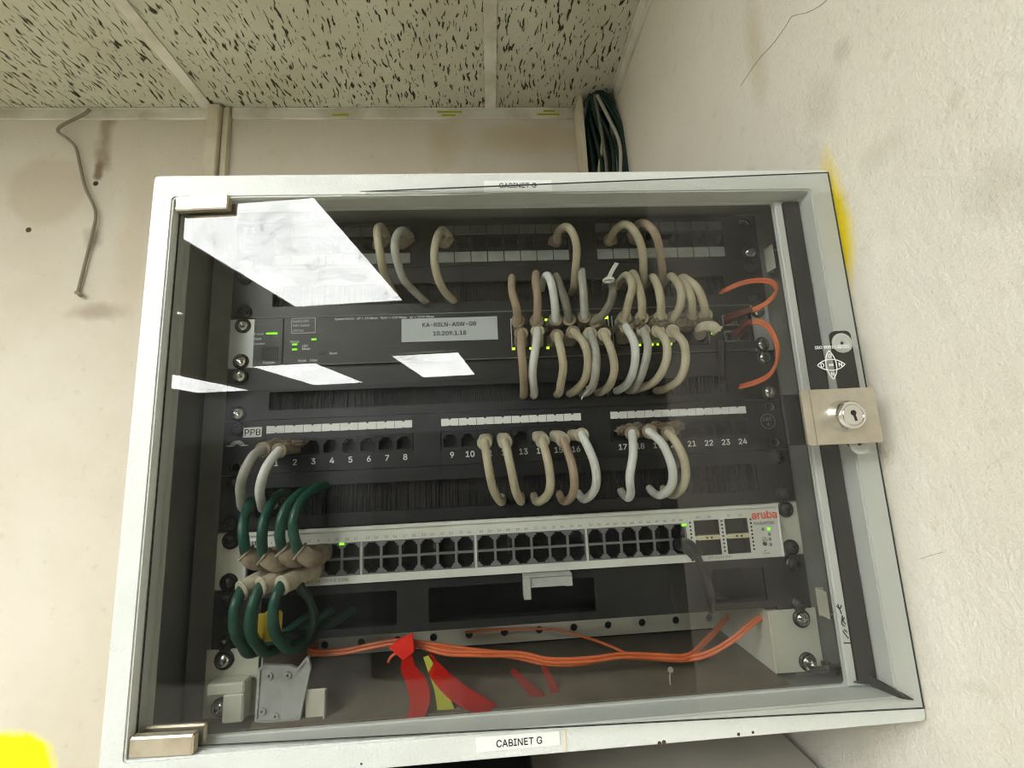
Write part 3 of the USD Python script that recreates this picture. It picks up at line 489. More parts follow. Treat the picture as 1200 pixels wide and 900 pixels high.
st = [[(0.2284, .0119, .072), (0.2304, .0119, .070), (0.2322, .0119, .0725)], [(0.2294, .0119, .0735), (0.2312, .0119, .0665)], [(0.2317, .0119, .0655), (0.2304, .0119, .060), (0.2322, .0119, .058)],
      [(0.2330, .0119, .0640), (0.2316, .0119, .0620), (0.2332, .0119, .0595)], [(0.2302, .0119, .0550), (0.2320, .0119, .0520), (0.2334, .0119, .0500)], [(0.2312, .0119, .0560), (0.2332, .0119, .0540)], [(0.2294, .0119, .0470), (0.2357, .0119, .0465)]]
part(c, 'ink_scribble', cat([sweep(spline(q, 4), .00045, n=5) for q in st]), 'print_black', 'black pen scribble on the inner flange')
for xa, xb, za, zb, tx, tz in [(-.0182, .0360, .3978, .4084, .0085, .4018), (-.0372, .0174, .0050, .0137, -.0095, .0072)]:
    L = part(c, 'label', cbx(xa, xb, -.0014, -.0009, za, zb, .0002), 'label_white', 'white adhesive label reading CABINET G on the frame')
    part(L, 'lettering', text('CABINET G', .0040, tx, -.00142, tz), 'print_black', smooth=False)
part(c, 'paint_drip', cbx(.0196, .0214, -.0013, -.0008, .0012, .0140, .0002), 'trunking_white')
for x, z, s in [(.086, .0012, .0016), (.083, .0010, .0014), (.137, .0022, .0012), (.147, .0026, .0010), (-.11, .004, .0008)]:
    part(c, 'paint_chip', disc_y([(0, 0), (s, 0), (s * .8, .00012), (0, .00012)], x, z, -.0009, 7), 'gap_dark')

# the glass door, hinged on the left and standing slightly open; its own frame: x along the glass, y into the cabinet
DW, DZ0, DZ1, DT = .5068, .0191, .4005, .004
d = numbered(c, 'door')
dv, df, _ = meshkit.arrays(cbx(0, DW, 0, DT, DZ0, DZ1, .0005), False)
dm = usdkit.mesh(stage, d, trimesh.Trimesh(dv, df, process=False), MATS['tinted_glass'], smooth=False)
dm.AddTranslateOp().Set(Gf.Vec3d(-.2535, .006 - .26, 0)); dm.AddRotateZOp().Set(-2.7668)
tags(dm.GetPrim(), 'tinted glass door leaf standing slightly open')
LOC[d] = np.zeros(3)
part(d, 'glass_edge', cat([bx(-.0004, DW + .0004, -.0002, .0006, DZ1 - .0002, DZ1 + .0004), bx(-.0004, DW + .0004, -.0002, .0006, DZ0 - .0004, DZ0 + .0002), bx(DW - .0002, DW + .0004, -.0002, .0006, DZ0, DZ1), bx(-.0004, .0002, -.0002, .0006, DZ0, DZ1)]), 'edge_dark', 'dark ground edge of the glass', smooth=False)
for z0, z1, nub in [(.3872, .3992, .3992), (.0173, .0290, .0173)]:
    h = part(d, 'hinge', cat([cbx(.0004, .0405, -.0062, -.0004, z0, z1, .001), cbx(.0004, .0405, DT + .0004, DT + .004, z0, z1, .001), cbx(.0004, .002, -.005, DT + .003, z0, z1, .0005)]), 'hinge_steel', 'pale metal hinge clamp gripping the glass corner')
    part(d, 'hinge_pin', sweep(np.array([(.009, .002, nub - .002), (.009, .002, nub + .003)]), .0032, n=12), 'hinge_steel')
# mounting block of the lock behind the glass, with two white caps
blk = unary_union([rrect(.4908, DW - .0004, .186, .2733, .004)])
part(d, 'lock_backing', xz(blk, DT + .0011, DT + .0026), 'gasket_rubber')
part(d, 'lock_pad', cat([cbx(.4470, .4600, DT + .0003, DT + .004, .1900, .2268, .0008)]), 'black_plastic', 'black foam pad behind the lock plate')
for x, z in [(.4990, .2638), (.5030, .1890)]:
    q_ = part(d, 'lock_cap', disc_y([(0, 0), (.0076, 0), (.0076, .0006), (.0066, .0009), (.0052, .0009), (.0048, .0006), (.0018, .0006), (.0012, .0001), (0, .0001)], min(x, DW - .0082), z, DT + .0012, 22), 'label_white', 'white round cap seen through the glass')
    part(q_, 'cap_centre', disc_y([(0, 0), (.0009, 0), (.0009, .0004), (0, .0004)], min(x, DW - .0082), z, DT + .0010, 10), 'gap_dark')
pl = rrect(.4566, .5092, .1896, .2288, .0016)
lp = part(d, 'lock_plate', cat([xz(pl.intersection(sbox(.4628, 0, 1, 1)), -.0032, -.0012), xz(pl.intersection(sbox(0, 0, .4628, 1)), -.0026, -.0006), cbx(.5078, .5092, -.0030, DT + .003, .1900, .2284, .0004)]), 'steel', 'brushed metal plate of the lock')
lx, lz = .4838, .2092
part(lp, 'lock_cylinder', disc_y([(0, .0090), (.0068, .0090), (.0072, .0086), (.0076, .0092), (.0088, .0092), (.0100, .0078), (.0106, .0050), (.0112, .0012), (.0112, 0), (0, 0)], lx, lz, -.0032, 36), 'chrome', 'round chrome lock cylinder')
key = Point(lx + .0004, lz + .0014).buffer(.0019).union(Polygon([(lx - .0004, lz + .001), (lx + .0014, lz + .001), (lx + .0024, lz - .0040), (lx + .0008, lz - .0044)]))
part(lp, 'keyhole', xz(key, -.01235, -.01215), 'print_black', 'keyhole of the lock')
part(lp, 'bend_line', bx(.4626, .4629, -.00322, -.0012, .1898, .2286), 'crease_grey', smooth=False)
def vesica(cx, cz, a, b, horiz):
    r = (a * a + b * b) / (2 * b); q = Point(0, r - b).buffer(r, quad_segs=48).intersection(Point(0, -(r - b)).buffer(r, quad_segs=48))
    q = q.buffer(-.0008).buffer(.0008)
    return affinity.translate(q if horiz else affinity.rotate(q, 90, origin=(0, 0)), cx, cz)
ex, ez = .4838, .2468
va, vb = vesica(ex, ez, .0106, .0044, True), vesica(ex, ez, .0112, .0042, False)
rings = unary_union([v.difference(v.buffer(-.00062)) for v in (va, vb)])
em = part(d, 'emblem', xz(rings, -.00025, -.00005), 'print_white', 'white crossed ovals printed on the glass', smooth=False)
part(em, 'lettering', cat([text('D', .0028, ex, -.00005, ez + .0054, .0002, True), text('D', .0030, ex - .0066, -.00005, ez - .0015, .0002, True), text('N', .0030, ex + .0066, -.00005, ez - .0015, .0002, True),
     text('N', .0028, ex, -.00005, ez - .0082, .0002, True), bx(ex - .0017, ex + .0017, -.00025, -.00005, ez - .0006, ez + .0006)]), 'print_white', smooth=False)
part(em, 'lettering', text('ISO 9001 LISTED', .0022, .4866, -.00005, .2590, .0002, True), 'print_white', smooth=False)

# ------------------------------------------------------------------ rack units
ZB, UU, YF = .0526, .04445, .0565          # lowest unit's foot, unit height, front plane of the panels
def unit(k): return ZB + UU * k, ZB + UU * (k + 1)
def cross_head():
    prof = [(0, 0), (.0052, 0), (.0052, .0010), (.0046, .0022), (.0030, .0031), (.0012, .0035), (0, .0036)]
    m = trimesh.creation.revolve(np.array(prof), sections=18)
    a = manifold3d.Manifold(manifold3d.Mesh(np.array(m.vertices, np.float32), np.array(m.faces, np.uint32)))
    try:
        for ang in (20, 110):
            b = manifold3d.Manifold.cube((.0056, .0011, .0030), True).translate((0, 0, .0036)).rotate((0, 0, ang)); a = a - b
        mm = a.to_mesh(); v, f = np.array(mm.vert_properties[:, :3], float), np.array(mm.tri_verts)
        if len(f) < 20: raise ValueError
    except Exception:
        v, f = np.array(m.vertices), np.array(m.faces)
    return v, f
HV, HF = cross_head()
def screw(dev, x, z, y=YF, bright=True, washer=True, cup=.0066):
    a = rng.uniform(0, 6.28); ca, sa = math.cos(a), math.sin(a)
    v = np.stack([HV[:, 0] * ca - HV[:, 1] * sa + x, y - .0012 - HV[:, 2], HV[:, 0] * sa + HV[:, 1] * ca + z], 1)
    s = part(dev, 'screw', trimesh.Trimesh(v, HF[:, ::-1], process=False), 'chrome' if bright else 'washer_black')
    if washer:
        part(s, 'washer', disc_y([(0, 0), (cup, 0), (cup, .0012), (cup - .0010, .0022), (.0050, .0012), (0, .0012)], x, z, y, 22), 'washer_black')
def ear_screws(dev, k, bright=True, cup=.0066, skip=()):
    z0, _ = unit(k)
    for s in (-1, 1):
        for dz in (.00635, .0381):
            if (s, dz) not in skip: screw(dev, s * .2305, z0 + dz, bright=bright, cup=cup)
def slots(k):
    z0, z1 = unit(k); q = sbox(-.2413, z0 + .0002, .2413, z1 - .0002)
    return q.difference(unary_union([rrect(s * .2305 - .005, s * .2305 + .005, z0 + dz - .0034, z0 + dz + .0034, .0033) for s in (-1, 1) for dz in (.00635, .0381)]))

def port_poly(w, h, up):
    """jack opening: body, shoulder and clip notch; up: the notch points down (False) or up (True)"""
    b, n1, n2 = h * .70, h * .15, h * .15
    q = unary_union([sbox(-w / 2, 0, w / 2, b), sbox(-w * .38, b - 1e-5, w * .38, b + n1), sbox(-w * .26, b + n1 - 1e-5, w * .26, h)])
    if not up: q = affinity.scale(q, 1, -1, origin=(0, h / 2))
    return q
def port_mesh(pw, ph, w, h, up, depth=.008):
    cell = sbox(-pw / 2, -ph / 2, pw / 2, ph / 2); q = affinity.translate(port_poly(w, h, up), 0, -h / 2)
    return cell.difference(q), q
def put(m, x, z):
    v = np.array(m.vertices) + (x, 0, z); return trimesh.Trimesh(v, m.faces, process=False)

def brush_panel(name, label, cat_, k, wins, div=None, screws_bright=True, cup=.0066, brushes=True, low=0.):
    z0, z1 = unit(k); t = thing(name, label, cat_, (0, YF, z0))
    q = slots(k).difference(sbox(-.212, z0 - 1, .212, z0 + low)).difference(unary_union([rrect(a, b, z0 + c0, z0 + c1, .0015) for a, b, c0, c1 in wins]))
    part(t, 'faceplate', cat([xz(q, YF, YF + .002), bx(-.2115, .2115, YF + .002, YF + .02, z0 + low + .0006, z0 + low + .0018), bx(-.222, .222, YF + .002, YF + .02, z1 - .0018, z1 - .0006)]), 'black_panel')
    if brushes:
        bs = []
        for a, b, c0, c1 in wins:
            x = a
            while x < b:
                w = rng.uniform(.0007, .0015); mid = (c0 + c1) / 2 + rng.uniform(-.0015, .0015); y = YF + .0045 + rng.uniform(0, .002)
                bs.append(bx(x, x + w * .9, y, y + .0008, z0 + c0 - .001, z0 + mid)); bs.append(bx(x, x + w * .9, y + .001, y + .0018, z0 + mid - .002, z0 + c1 + .001)); x += w
        part(t, 'brush', cat(bs), 'black_bristle', kind='stuff', smooth=False)
    return t

# unit 7: patch panel at the top, with two rows of blank tiles
COL3 = [(-.2069, -.0863), (-.0623, .0588), (.0845, .2072)]
def patch_panel(k, label, top):
    z0, z1 = unit(k); t = thing('patch_bay', label, 'patch panel', (0, YF, z0))
    pz = (z0 + .0218) if top else (z0 + .0205)
    wins = [sbox(a - .0006, pz - .0075, b + .0006, pz + .0075) for a, b in COL3]
    part(t, 'faceplate', cat([xz(slots(k).difference(unary_union(wins)), YF, YF + .0018), bx(-.222, .222, YF + .0018, YF + .05, z0 + .0006, z0 + .0018), bx(-.222, .222, YF + .0018, YF + .05, z1 - .0018, z1 - .0006)]), 'black_panel')
    part(t, 'housing', cat([bx(a - .002, b + .002, YF + .010, YF + .03, pz - .009, pz + .009) for a, b in COL3]), 'port_black', smooth=False)
    ring, hole = port_mesh(.0150, .0148, .0117, .0106, not top)
    pm = cat([xz(ring, YF - .0004, YF + .0095)])
    for gi_, (a, b) in enumerate(COL3):
        p8 = (b - a) / 8
        for i in range(8):
            x = a + p8 * (i + .5)
            part(t, 'port', put(pm, x, pz), 'port_black', smooth=False)
            if top:
                part(t, 'label_tile', cbx(x - p8 / 2 + .0004, x + p8 / 2 - .0004, YF - .0012, YF + .0003, z0 + .0035, z0 + .0133, .0004), 'label_grey')
                part(t, 'label_tile', cbx(x - p8 / 2 + .0004, x + p8 / 2 - .0004, YF - .0012, YF + .0003, z0 + .0302, z0 + .0390, .0004), 'label_dim')
            else:
                u = part(t, 'label_strip', xz(sbox(x - p8 / 2 + .00025, z0 + .0330, x + p8 / 2 - .00025, z0 + .0392).difference(Point(x, z0 + .0392).buffer(.0011)).difference(Point(x, z0 + .0330).buffer(.0008)), YF - .0010, YF + .0003), 'label_white', smooth=False)
                part(t, 'port_number', text(str(8 * gi_ + i + 1), .0047, x + .0010, YF - .0001, z0 + .0062, .0002, True), 'print_white', smooth=False)
    return t
mat('label_dim', S(96, 100, 96), .6, var=(60, S(76, 80, 74), .4, .8))
pp7 = patch_panel(7, 'black patch panel with rows of blank grey tiles, topmost in the cabinet', True)
ear_screws(pp7, 7, skip=((-1, .0381), (1, .0381)))
bp6 = brush_panel('brush_manager', 'black brush panel above the black switch, under the topmost patch panel', 'brush panel', 6, [(-.207, .2024, .0100, .0290)])
ear_screws(bp6, 6, bright=False)
bp4 = brush_panel('brush_manager', 'black brush panel below the black switch, above the numbered patch panel', 'brush panel', 4, [(-.206, .1937, .0080, .0235)])
ear_screws(bp4, 4)
pp3 = patch_panel(3, 'black patch panel with white strips, port numbers 1 to 24 and a PPB tag', False)
z0, z1 = unit(3)
L = part(pp3, 'tag', cbx(-.2255, -.2105, YF - .0008, YF - .0001, z0 + .0305, z0 + .0388, .0002), 'label_white', 'white tag reading PPB')
part(L, 'lettering', text('PPB', .0052, -.2180, YF - .00085, z0 + .0321, .0002), 'print_black', smooth=False)
arc = [Point(-.2300, z0 + .0225).buffer(r).difference(Point(-.2300, z0 + .0225).buffer(r - .0006)).intersection(sbox(-.25, z0 + .0235, -.2, z0 + .04)) for r in (.0036, .0048, .0060)]
part(pp3, 'logo', cat([xz(unary_union(arc), YF - .0003, YF - .0001), xz(Polygon([(-.2330, z0 + .0262), (-.2270, z0 + .0262), (-.2285, z0 + .0284), (-.2315, z0 + .0284)]), YF - .0003, YF - .0001), bx(-.2385, -.2350, YF - .0003, YF - .0001, z0 + .0238, z0 + .0245), bx(-.2260, -.2215, YF - .0003, YF - .0001, z0 + .0238, z0 + .0245)]), 'print_white', 'small white arch printed on the left ear')
lc = (.2262, z0 + .0250)
part(pp3, 'logo', cat([xz(Point(lc).buffer(.0068).difference(Point(lc).buffer(.0062)), YF - .0003, YF - .0001), text('CAT.', .0030, lc[0], YF - .0001, lc[1] + .0004, .0002, True), text('6', .0030, lc[0], YF - .0001, lc[1] - .0040, .0002, True)]), 'print_grey', 'ring printed on the right ear with CAT. 6')
screw(pp3, -.2305, z0 + .0381, bright=False, washer=False); 
bp2 = brush_panel('brush_manager', 'black brush panel between the numbered patch panel and the white switch', 'brush panel', 2, [(-.2126, .2100, .0100, .0330)])
ear_screws(bp2, 2, bright=False)

# unit 5: the black switch
z0, z1 = unit(5); YS = YF - .003
sw = thing('network_switch', 'black network switch with grey ears and a KA-RSLN-ASW-GB address label', 'network switch', (0, YS, z0))
KX0, PITCH, GAP = .0010, .0143, .0052
kxs = [KX0 + .0085 + PITCH * i + (GAP if i >= 6 else 0) for i in range(12)]
KZ = (z0 + .0290, z0 + .0150)
blocks = [(kxs[0] - .0078, kxs[5] + .0078), (kxs[6] - .0078, kxs[11] + .0078)]
SFPX = [(.1945, .2060), (.2070, .2185)]
face = sbox(-.2195, z0 + .0006, .2225, z1 - .0006)
cut = unary_union([sbox(a, z0 + .0075, b, z0 + .0365) for a, b in blocks] + [sbox(a, zz, b, zz + .010) for a, b in SFPX for zz in (z0 + .009, z0 + .024)])
part(sw, 'faceplate', xz(face.difference(cut), YS, YS + .003), 'black_panel')
part(sw, 'chassis', bx(-.2195, .2225, YS + .012, .30, z0 + .0006, z1 - .0006), 'black_plastic', smooth=False)
part(sw, 'edge_line', cat([cbx(-.2195, .2225, YS - .0006, YS + .001, z0 + .0006, z0 + .0012, .0002), cbx(-.2195, .2225, YS - .0006, YS + .001, z1 - .0014, z1 - .0006, .0002)]), 'print_grey')
for s, xa, xb in ((-1, -.2413, -.2200), (1, .2230, .2413)):
    q = rrect(min(xa, xb), max(xa, xb), z0 + .0008, z1 - .0008, .0012)
    part(sw, 'ear', xz(q, YF - .0002, YF + .002), 'ear_grey', 'grey metal mounting ear')
    for dz in (.00635, .0381): screw(sw, s * .2305, z0 + dz)
ring, hole = port_mesh(.0143, .0140, .0117, .0105, True); pu = xz(ring, YS - .0002, YS + .010)
ring, hole = port_mesh(.0143, .0140, .0117, .0105, False); pd = xz(ring, YS - .0002, YS + .010)
for i, x in enumerate(kxs):
    part(sw, 'port', put(pu, x, KZ[0]), 'port_black', smooth=False); part(sw, 'port', put(pd, x, KZ[1]), 'port_black', smooth=False)
for a, b in blocks:
    part(sw, 'port_block_edge', cat([cbx(a - .0006, a, YS - .0006, YS + .001, z0 + .0075, z0 + .0365, .0002), cbx(b, b + .0006, YS - .0006, YS + .001, z0 + .0075, z0 + .0365, .0002)]), 'label_white')
for a, b in SFPX:
    for zz in (z0 + .009, z0 + .024):
        part(sw, 'fibre_port', cat([bx(a, a + .0007, YS - .001, YS + .011, zz, zz + .010), bx(b - .0007, b, YS - .001, YS + .011, zz, zz + .010), bx(a, b, YS - .001, YS + .011, zz, zz + .0007), bx(a, b, YS - .001, YS + .011, zz + .0093, zz + .010)]), 'silver', smooth=False)
for x, z, w in [(kxs[0] - .0066, z0 + .0350, .0018), (kxs[0] - .0066, z0 + .0090, .0018), (kxs[1] - .0060, z0 + .0088, .0018), (kxs[2] - .0050, z0 + .0088, .0018), (kxs[2] - .0052, z0 + .0345, .0018), (kxs[5] + .0066, z0 + .0350, .0024),
                (kxs[7] + .001, z0 + .0086, .0014), (kxs[8] - .002, z0 + .0086, .0016), (kxs[8] + .003, z0 + .0086, .0014), (kxs[9] + .0005, z0 + .0086, .0018), (.1905, z0 + .0200, .0013), (.1830, z0 + .0170, .0012)]:
    part(sw, 'port_light', cbx(x - w * .7, x + w * .7, YS - .0012, YS - .0002, z - w * .6, z + w * .6, .0003), 'led_lime', 'small lit green light')
L = part(sw, 'address_label', cbx(-.0945, -.0105, YS - .0006, YS - .0001, z0 + .0180, z0 + .0392, .0002), 'tape_grey', 'pale label reading KA-RSLN-ASW-GB and 10.209.1.18')
part(L, 'lettering', cat([text('KA-RSLN-ASW-GB', .0036, -.0530, YS - .0006, z0 + .0312, .0002, True), text('10.209.1.18', .0036, -.0530, YS - .0006, z0 + .0232, .0002, True)]), 'print_black', smooth=False)
pw = [('Power', -.2190, .0285), ('Fault', -.2190, .0243), ('Locator', -.2190, .0200), ('Console', -.2110, .0032), ('Mode', -.1820, .0040), ('Clear', -.1720, .0040), ('Reset', -.1560, .0095), ('Status', -.1890, .0208), ('LED', -.1790, .0168), ('Mode', -.1790, .0142)]
part(sw, 'print', cat([text(s_, .0019, x, YS - .0001, z0 + z, .0002, False, 'l') for s_, x, z in pw] + [text('Speed Mode:  off = 10 Mbps   flash = 100 Mbps   on = 1000 Mbps', .0020, -.1520, YS - .0001, z0 + .0398, .0002, False, 'l')]
     + [xz(rrect(-.1885, -.1680, z0 + .0290, z0 + .0425, .001).difference(rrect(-.1881, -.1684, z0 + .0294, z0 + .0421, .001)), YS - .0003, YS - .0001)]
     + [text(s_, .0018, -.1875, YS - .0001, z0 + z, .0002, False, 'l') for s_, z in (('Switch 24G', .0390), ('PoE+ Switch', .0350), ('J9773A', .0305))]), 'print_white', 'tiny white lettering on the black switch', smooth=False)
part(sw, 'console_port', cat([xz(sbox(-.2130, z0 + .0060, -.1990, z0 + .0180).difference(sbox(-.2115, z0 + .0070, -.2005, z0 + .0168)), YS - .0004, YS + .0002), bx(-.2115, -.2005, YS - .0002, YS - .0001, z0 + .0070, z0 + .0168)]), 'port_black', smooth=False)
part(sw, 'divider', cbx(-.1958, -.1948, YS - .0008, YS, z0 + .002, z1 - .002, .0002), 'black_plastic')
for x, z, w, h in [(-.2045, .0295, .0048, .0016), (-.1850, .0192, .0022, .0014), (-.1850, .0148, .0022, .0014), (-.1690, .0232, .0022, .0014)]:
    part(sw, 'status_light', cbx(x - w, x + w, YS - .0008, YS - .0001, z0 + z - h * .5, z0 + z + h * .5, .0003), 'led_green', 'lit green status light')
part(sw, 'button', cbx(-.1655, -.1585, YS - .0008, YS, z0 + .0095, z0 + .0115, .0003), 'port_black')

# unit 1: the white 48-port switch
z0, z1 = unit(1); YA = YF - .004
aw = thing('network_switch', 'white 48-port network switch with an orange logo at its right end', 'network switch', (0, YA, z0))
GRP = [(-.2160, -.1275), (-.1262, -.0367), (-.0350, .0544), (.0560, .1400)]
PZ = (z0 + .0258, z0 + .0132)
SF = [(.1470, .1680), (.1735, .1930)]
cut = unary_union([sbox(a, z0 + .0068, b, z0 + .0320) for a, b in GRP] + [sbox(a, z0 + c0, b, z0 + c0 + .0125) for a, b in SF for c0 in (.0055, .0210)])
part(aw, 'faceplate', xz(sbox(-.2185, z0 + .0007, .2210, z1 - .0007).difference(cut), YA, YA + .003), 'white_switch')
part(aw, 'top_rim', cat([cbx(-.2185, .2215, YA - .0016, YA + .003, z1 - .0036, z1 - .0006, .0006), cbx(.2200, .2215, YA - .0012, YA + .003, z0 + .0006, z1 - .003, .0004)]), 'white_switch')
part(aw, 'chassis', bx(-.2185, .2210, YA + .012, .27, z0 + .0007, z1 - .0007), 'black_plastic', smooth=False)
for s, xa, xb in ((-1, -.2413, -.2190), (1, .2220, .2413)):
    part(aw, 'ear', xz(rrect(xa, xb, z0 + .001, z1 - .001, .0012), YF, YF + .002), 'shelf_paint', 'mounting ear')
ear_screws(aw, 1, bright=False, cup=.0068)
num = 0
for gi_, (a, b) in enumerate(GRP):
    p6 = (b - a) / 6
    ru, hu = port_mesh(p6, .0126, p6 * .86, .0108, True); rd, hd = port_mesh(p6, .0126, p6 * .86, .0108, False)
    mu, md = xz(ru, YA - .0002, YA + .0015), xz(rd, YA - .0002, YA + .0015)
    cu, cd = xz(ru.buffer(-.0002), YA + .0016, YA + .0112), xz(rd.buffer(-.0002), YA + .0016, YA + .0112)
    for i in range(6):
        x = a + p6 * (i + .5)
        for mm, cc, zz in ((mu, cu, PZ[0]), (md, cd, PZ[1])):
            q = part(aw, 'port', put(mm, x, zz), 'port_grey', smooth=False)
            part(q, 'cavity', put(cc, x, zz), 'port_black', smooth=False)
    part(aw, 'port_backing', bx(a, b, YA + .0113, YA + .0119, z0 + .0068, z0 + .0320), 'port_black', smooth=False)
    part(aw, 'port_text', cat([text(f'{12 * gi_ + 2 * i + 1 + r}', .0019, a + p6 * (i + .27 + .46 * r), YA - .0001, z0 + .0338, .0002) for i in range(6) for r in (0, 1)]), 'print_grey', 'tiny grey port numbers', smooth=False)
    for q0, q1 in ((a - .0004, a), (b, b + .0004)): part(aw, 'block_edge', bx(q0, q1, YA - .0006, YA, z0 + .0068, z0 + .0320), 'white_switch', smooth=False)
for a, b in SF:
    for c0 in (.0055, .0210):
        q = part(aw, 'module_port', xz(sbox(a, z0 + c0, b, z0 + c0 + .0125).difference(sbox(a + .0007, z0 + c0 + .0006, b - .0007, z0 + c0 + .0119)), YA - .0006, YA + .011), 'port_black', smooth=False)
        part(q, 'cavity', bx(a + .0007, b - .0007, YA + .0040, YA + .0048, z0 + c0 + .0006, z0 + c0 + .0119), 'port_black', smooth=False)
mat('straw_pale', S(206, 198, 160), .5)
for a, b in SF:
    q = part(aw, 'module_divider', cbx(a + .0012, b - .0004, YA - .0012, YA + .001, z0 + .0176, z0 + .0214, .0004), 'straw_pale', 'cream bar between two module ports')
    part(q, 'arrow', cat([disc_y([(0, 0), (.0009, 0), (.0009, .0001), (0, .0001)], (a + b) / 2 + dx, z0 + .0195, YA - .0012, 8) for dx in (-.001, .003)]), 'print_black')
vent = []
for x, n0 in ((.1437, 8), (.1710, 9), (.1962, 9)):
    for i in range(n0): vent.append(disc_y([(0, 0), (.0009, 0), (.0009, .0001), (0, .0001)], x, z0 + .0320 - .0030 * i, YA - .0001, 8))
part(aw, 'vent_hole', cat(vent), 'print_black', kind='stuff')
part(aw, 'logo', text('aruba', .0062, .2085, YA - .0001, z0 + .0322, .0002, True), 'print_orange', 'orange lettering of the maker', smooth=False)
part(aw, 'logo', cat([text('instant', .0031, .2050, YA - .0001, z0 + .0272, .0002), text('on', .0031, .2140, YA - .0001, z0 + .0272, .0002, True)]), 'print_grey', 'grey lettering under the orange logo', smooth=False)
for x, z in [(.2060, .0235), (.2110, .0192), (.2110, .0152), (.2110, .0108)]:
    part(aw, 'status_square', cbx(x - .0012, x + .0012, YA - .0003, YA - .0001, z0 + z - .0012, z0 + z + .0012, .0001), 'print_grey')
part(aw, 'status_light', cbx(.2098, .2122, YA - .0004, YA - .0001, z0 + .0223, z0 + .0247, .0001), 'led_green', 'lit green square')
part(aw, 'reset_button', disc_y([(0, .0012), (.0012, .0012), (.0017, .0006), (.0017, 0), (0, 0)], .2058, z0 + .0118, YA, 14), 'print_black')
part(aw, 'reset_button', disc_y([(0, 0), (.0005, 0), (.0005, .0002), (0, .0002)], .2058, z0 + .0062, YA, 8), 'print_black')
part(aw, 'print', cat([text(s_, h_, x, YA - .0001, z0 + z, .0002, False, 'l') for s_, h_, x, z in (('Ports 1-48 / 1G PoE 370W', .0021, -.1740, .0030), ('49', .0019, .1490, .0352), ('50', .0019, .1590, .0352), ('51', .0019, .1760, .0352), ('52', .0019, .1860, .0352), ('SFP 1/10G SFP+', .0019, .1560, .0024), ('Reset', .0014, .2042, .0036), ('LED', .0014, .2044, .0160), ('Mode', .0014, .2040, .0141))]), 'print_grey', 'tiny grey lettering', smooth=False)
for x, zz in [(GRP[0][0] + .0885 / 6 * 2.4, z0 + .0312), (GRP[0][0] + .0885 / 6 * 5.0, z0 + .0312), (GRP[3][1] - .0018, z0 + .0308)]:
    part(aw, 'port_light', cbx(x - .0019, x + .0019, YA - .0012, YA - .0001, zz - .0009, zz + .0009, .0003), 'led_green', 'lit green port light')
part(aw, 'barcode_sticker', cbx(-.2135, -.2085, YA - .0006, YA - .0001, z0 + .0330, z0 + .0388, .0002), 'label_white')
part(aw, 'barcode_sticker', cat([bx(-.2130 + .0009 * i, -.2130 + .0009 * i + .0004, YA - .0008, YA - .0006, z0 + .0336, z0 + .0372) for i in range(5)]), 'print_black', smooth=False)

# unit 0: black panel with cutouts, and the light shelf below it
bp0 = brush_panel('cable_manager', 'black panel with open cutouts under the white switch', 'cable panel', 0, [(-.205, -.100, .0110, .0370), (-.075, .060, .0110, .0370), (.1600, .2045, .0105, .0370)], screws_bright=False, brushes=False, low=.0050)
ear_screws(bp0, 0, bright=False, cup=.0062)
t = single('cable_clip', cat([xz(unary_union([sbox(.0010, .0880, .0400, .0960), sbox(.0010, .0800, .0050, .0960)]).difference(sbox(.0060, .0800, .0345, .0885)), YF - .012, YF - .0004), cbx(.0012, .0068, YF - .0135, YF - .0115, .0800, .0960, .0006), bx(.0010, .0400, YF - .012, YF - .0004, .0955, .0970)]),
      'grey_plastic', 'small grey plastic clip hanging below the middle of the white switch', 'clip')
sh = thing('rack_shelf', 'pale painted rack shelf with a perforated rear edge, lowest in the cabinet', 'shelf', (0, .10, .006))
for s in (-1, 1):
    q = sbox(min(s * .2050, s * .2440), .0075, max(s * .2050, s * .2440), .0550)
    part(sh, 'ear', xz(q, YF - .0005, YF + .0015), 'shelf_paint')
    g_ = Polygon([(.058, .006), (.058, .054), (.075, .054), (.15, .036), (.15, .006)])
    m = trimesh.creation.extrude_polygon(g_, .0014, engine='earcut'); v = np.array(m.vertices)
    part(sh, 'side_wall', trimesh.Trimesh(np.stack([v[:, 2] + s * .2040, v[:, 0], v[:, 1]], 1), m.faces, process=False), 'shelf_paint', smooth=False)
    for z in (.0148, .0478): screw(sh, s * .2305, z, y=YF - .0005, cup=.0072)
part(sh, 'plate', cat([cbx(-.2035, .2035, .040, .150, .0060, .0074, .0003), cbx(-.2035, .2035, .0395, .0410, -.0005, .0074, .0003)]), 'shelf_dusty')
hs = [Point(x, .0200).buffer(.0036, quad_segs=4) for x in np.arange(-.1865, .2, .0345)]
part(sh, 'rear_edge', xz(sbox(-.2035, .0105, .2035, .0335).difference(unary_union(hs)), .1395, .1410), 'shelf_paint')
part(sh, 'rear_backing', bx(-.2035, .2035, .1440, .1450, .0074, .0335), 'black_plastic', smooth=False)
t = thing('plastic_bracket', 'grey plastic faceplate with four holes leaning in the lower left of the cabinet', 'bracket', (-.18, .05, .006))
pq = Polygon([(-.1995, .0095), (-.1985, .0435), (-.1960, .0455), (-.1760, .0435), (-.1715, .0410), (-.1685, .0440), (-.1640, .0490), (-.1625, .0420), (-.1690, .0080), (-.1850, .0070)]).buffer(.001)
pq = pq.difference(unary_union([Point(p_).buffer(.0009) for p_ in ((-.1915, .0385), (-.1780, .0380), (-.1955, .0150), (-.1860, .0110))]))
part(t, 'plate', xz(pq, .0460, .0475), 'grey_plastic')
part(t, 'rim', xz(pq.difference(pq.buffer(-.0016)), .0448, .0460), 'grey_plastic')
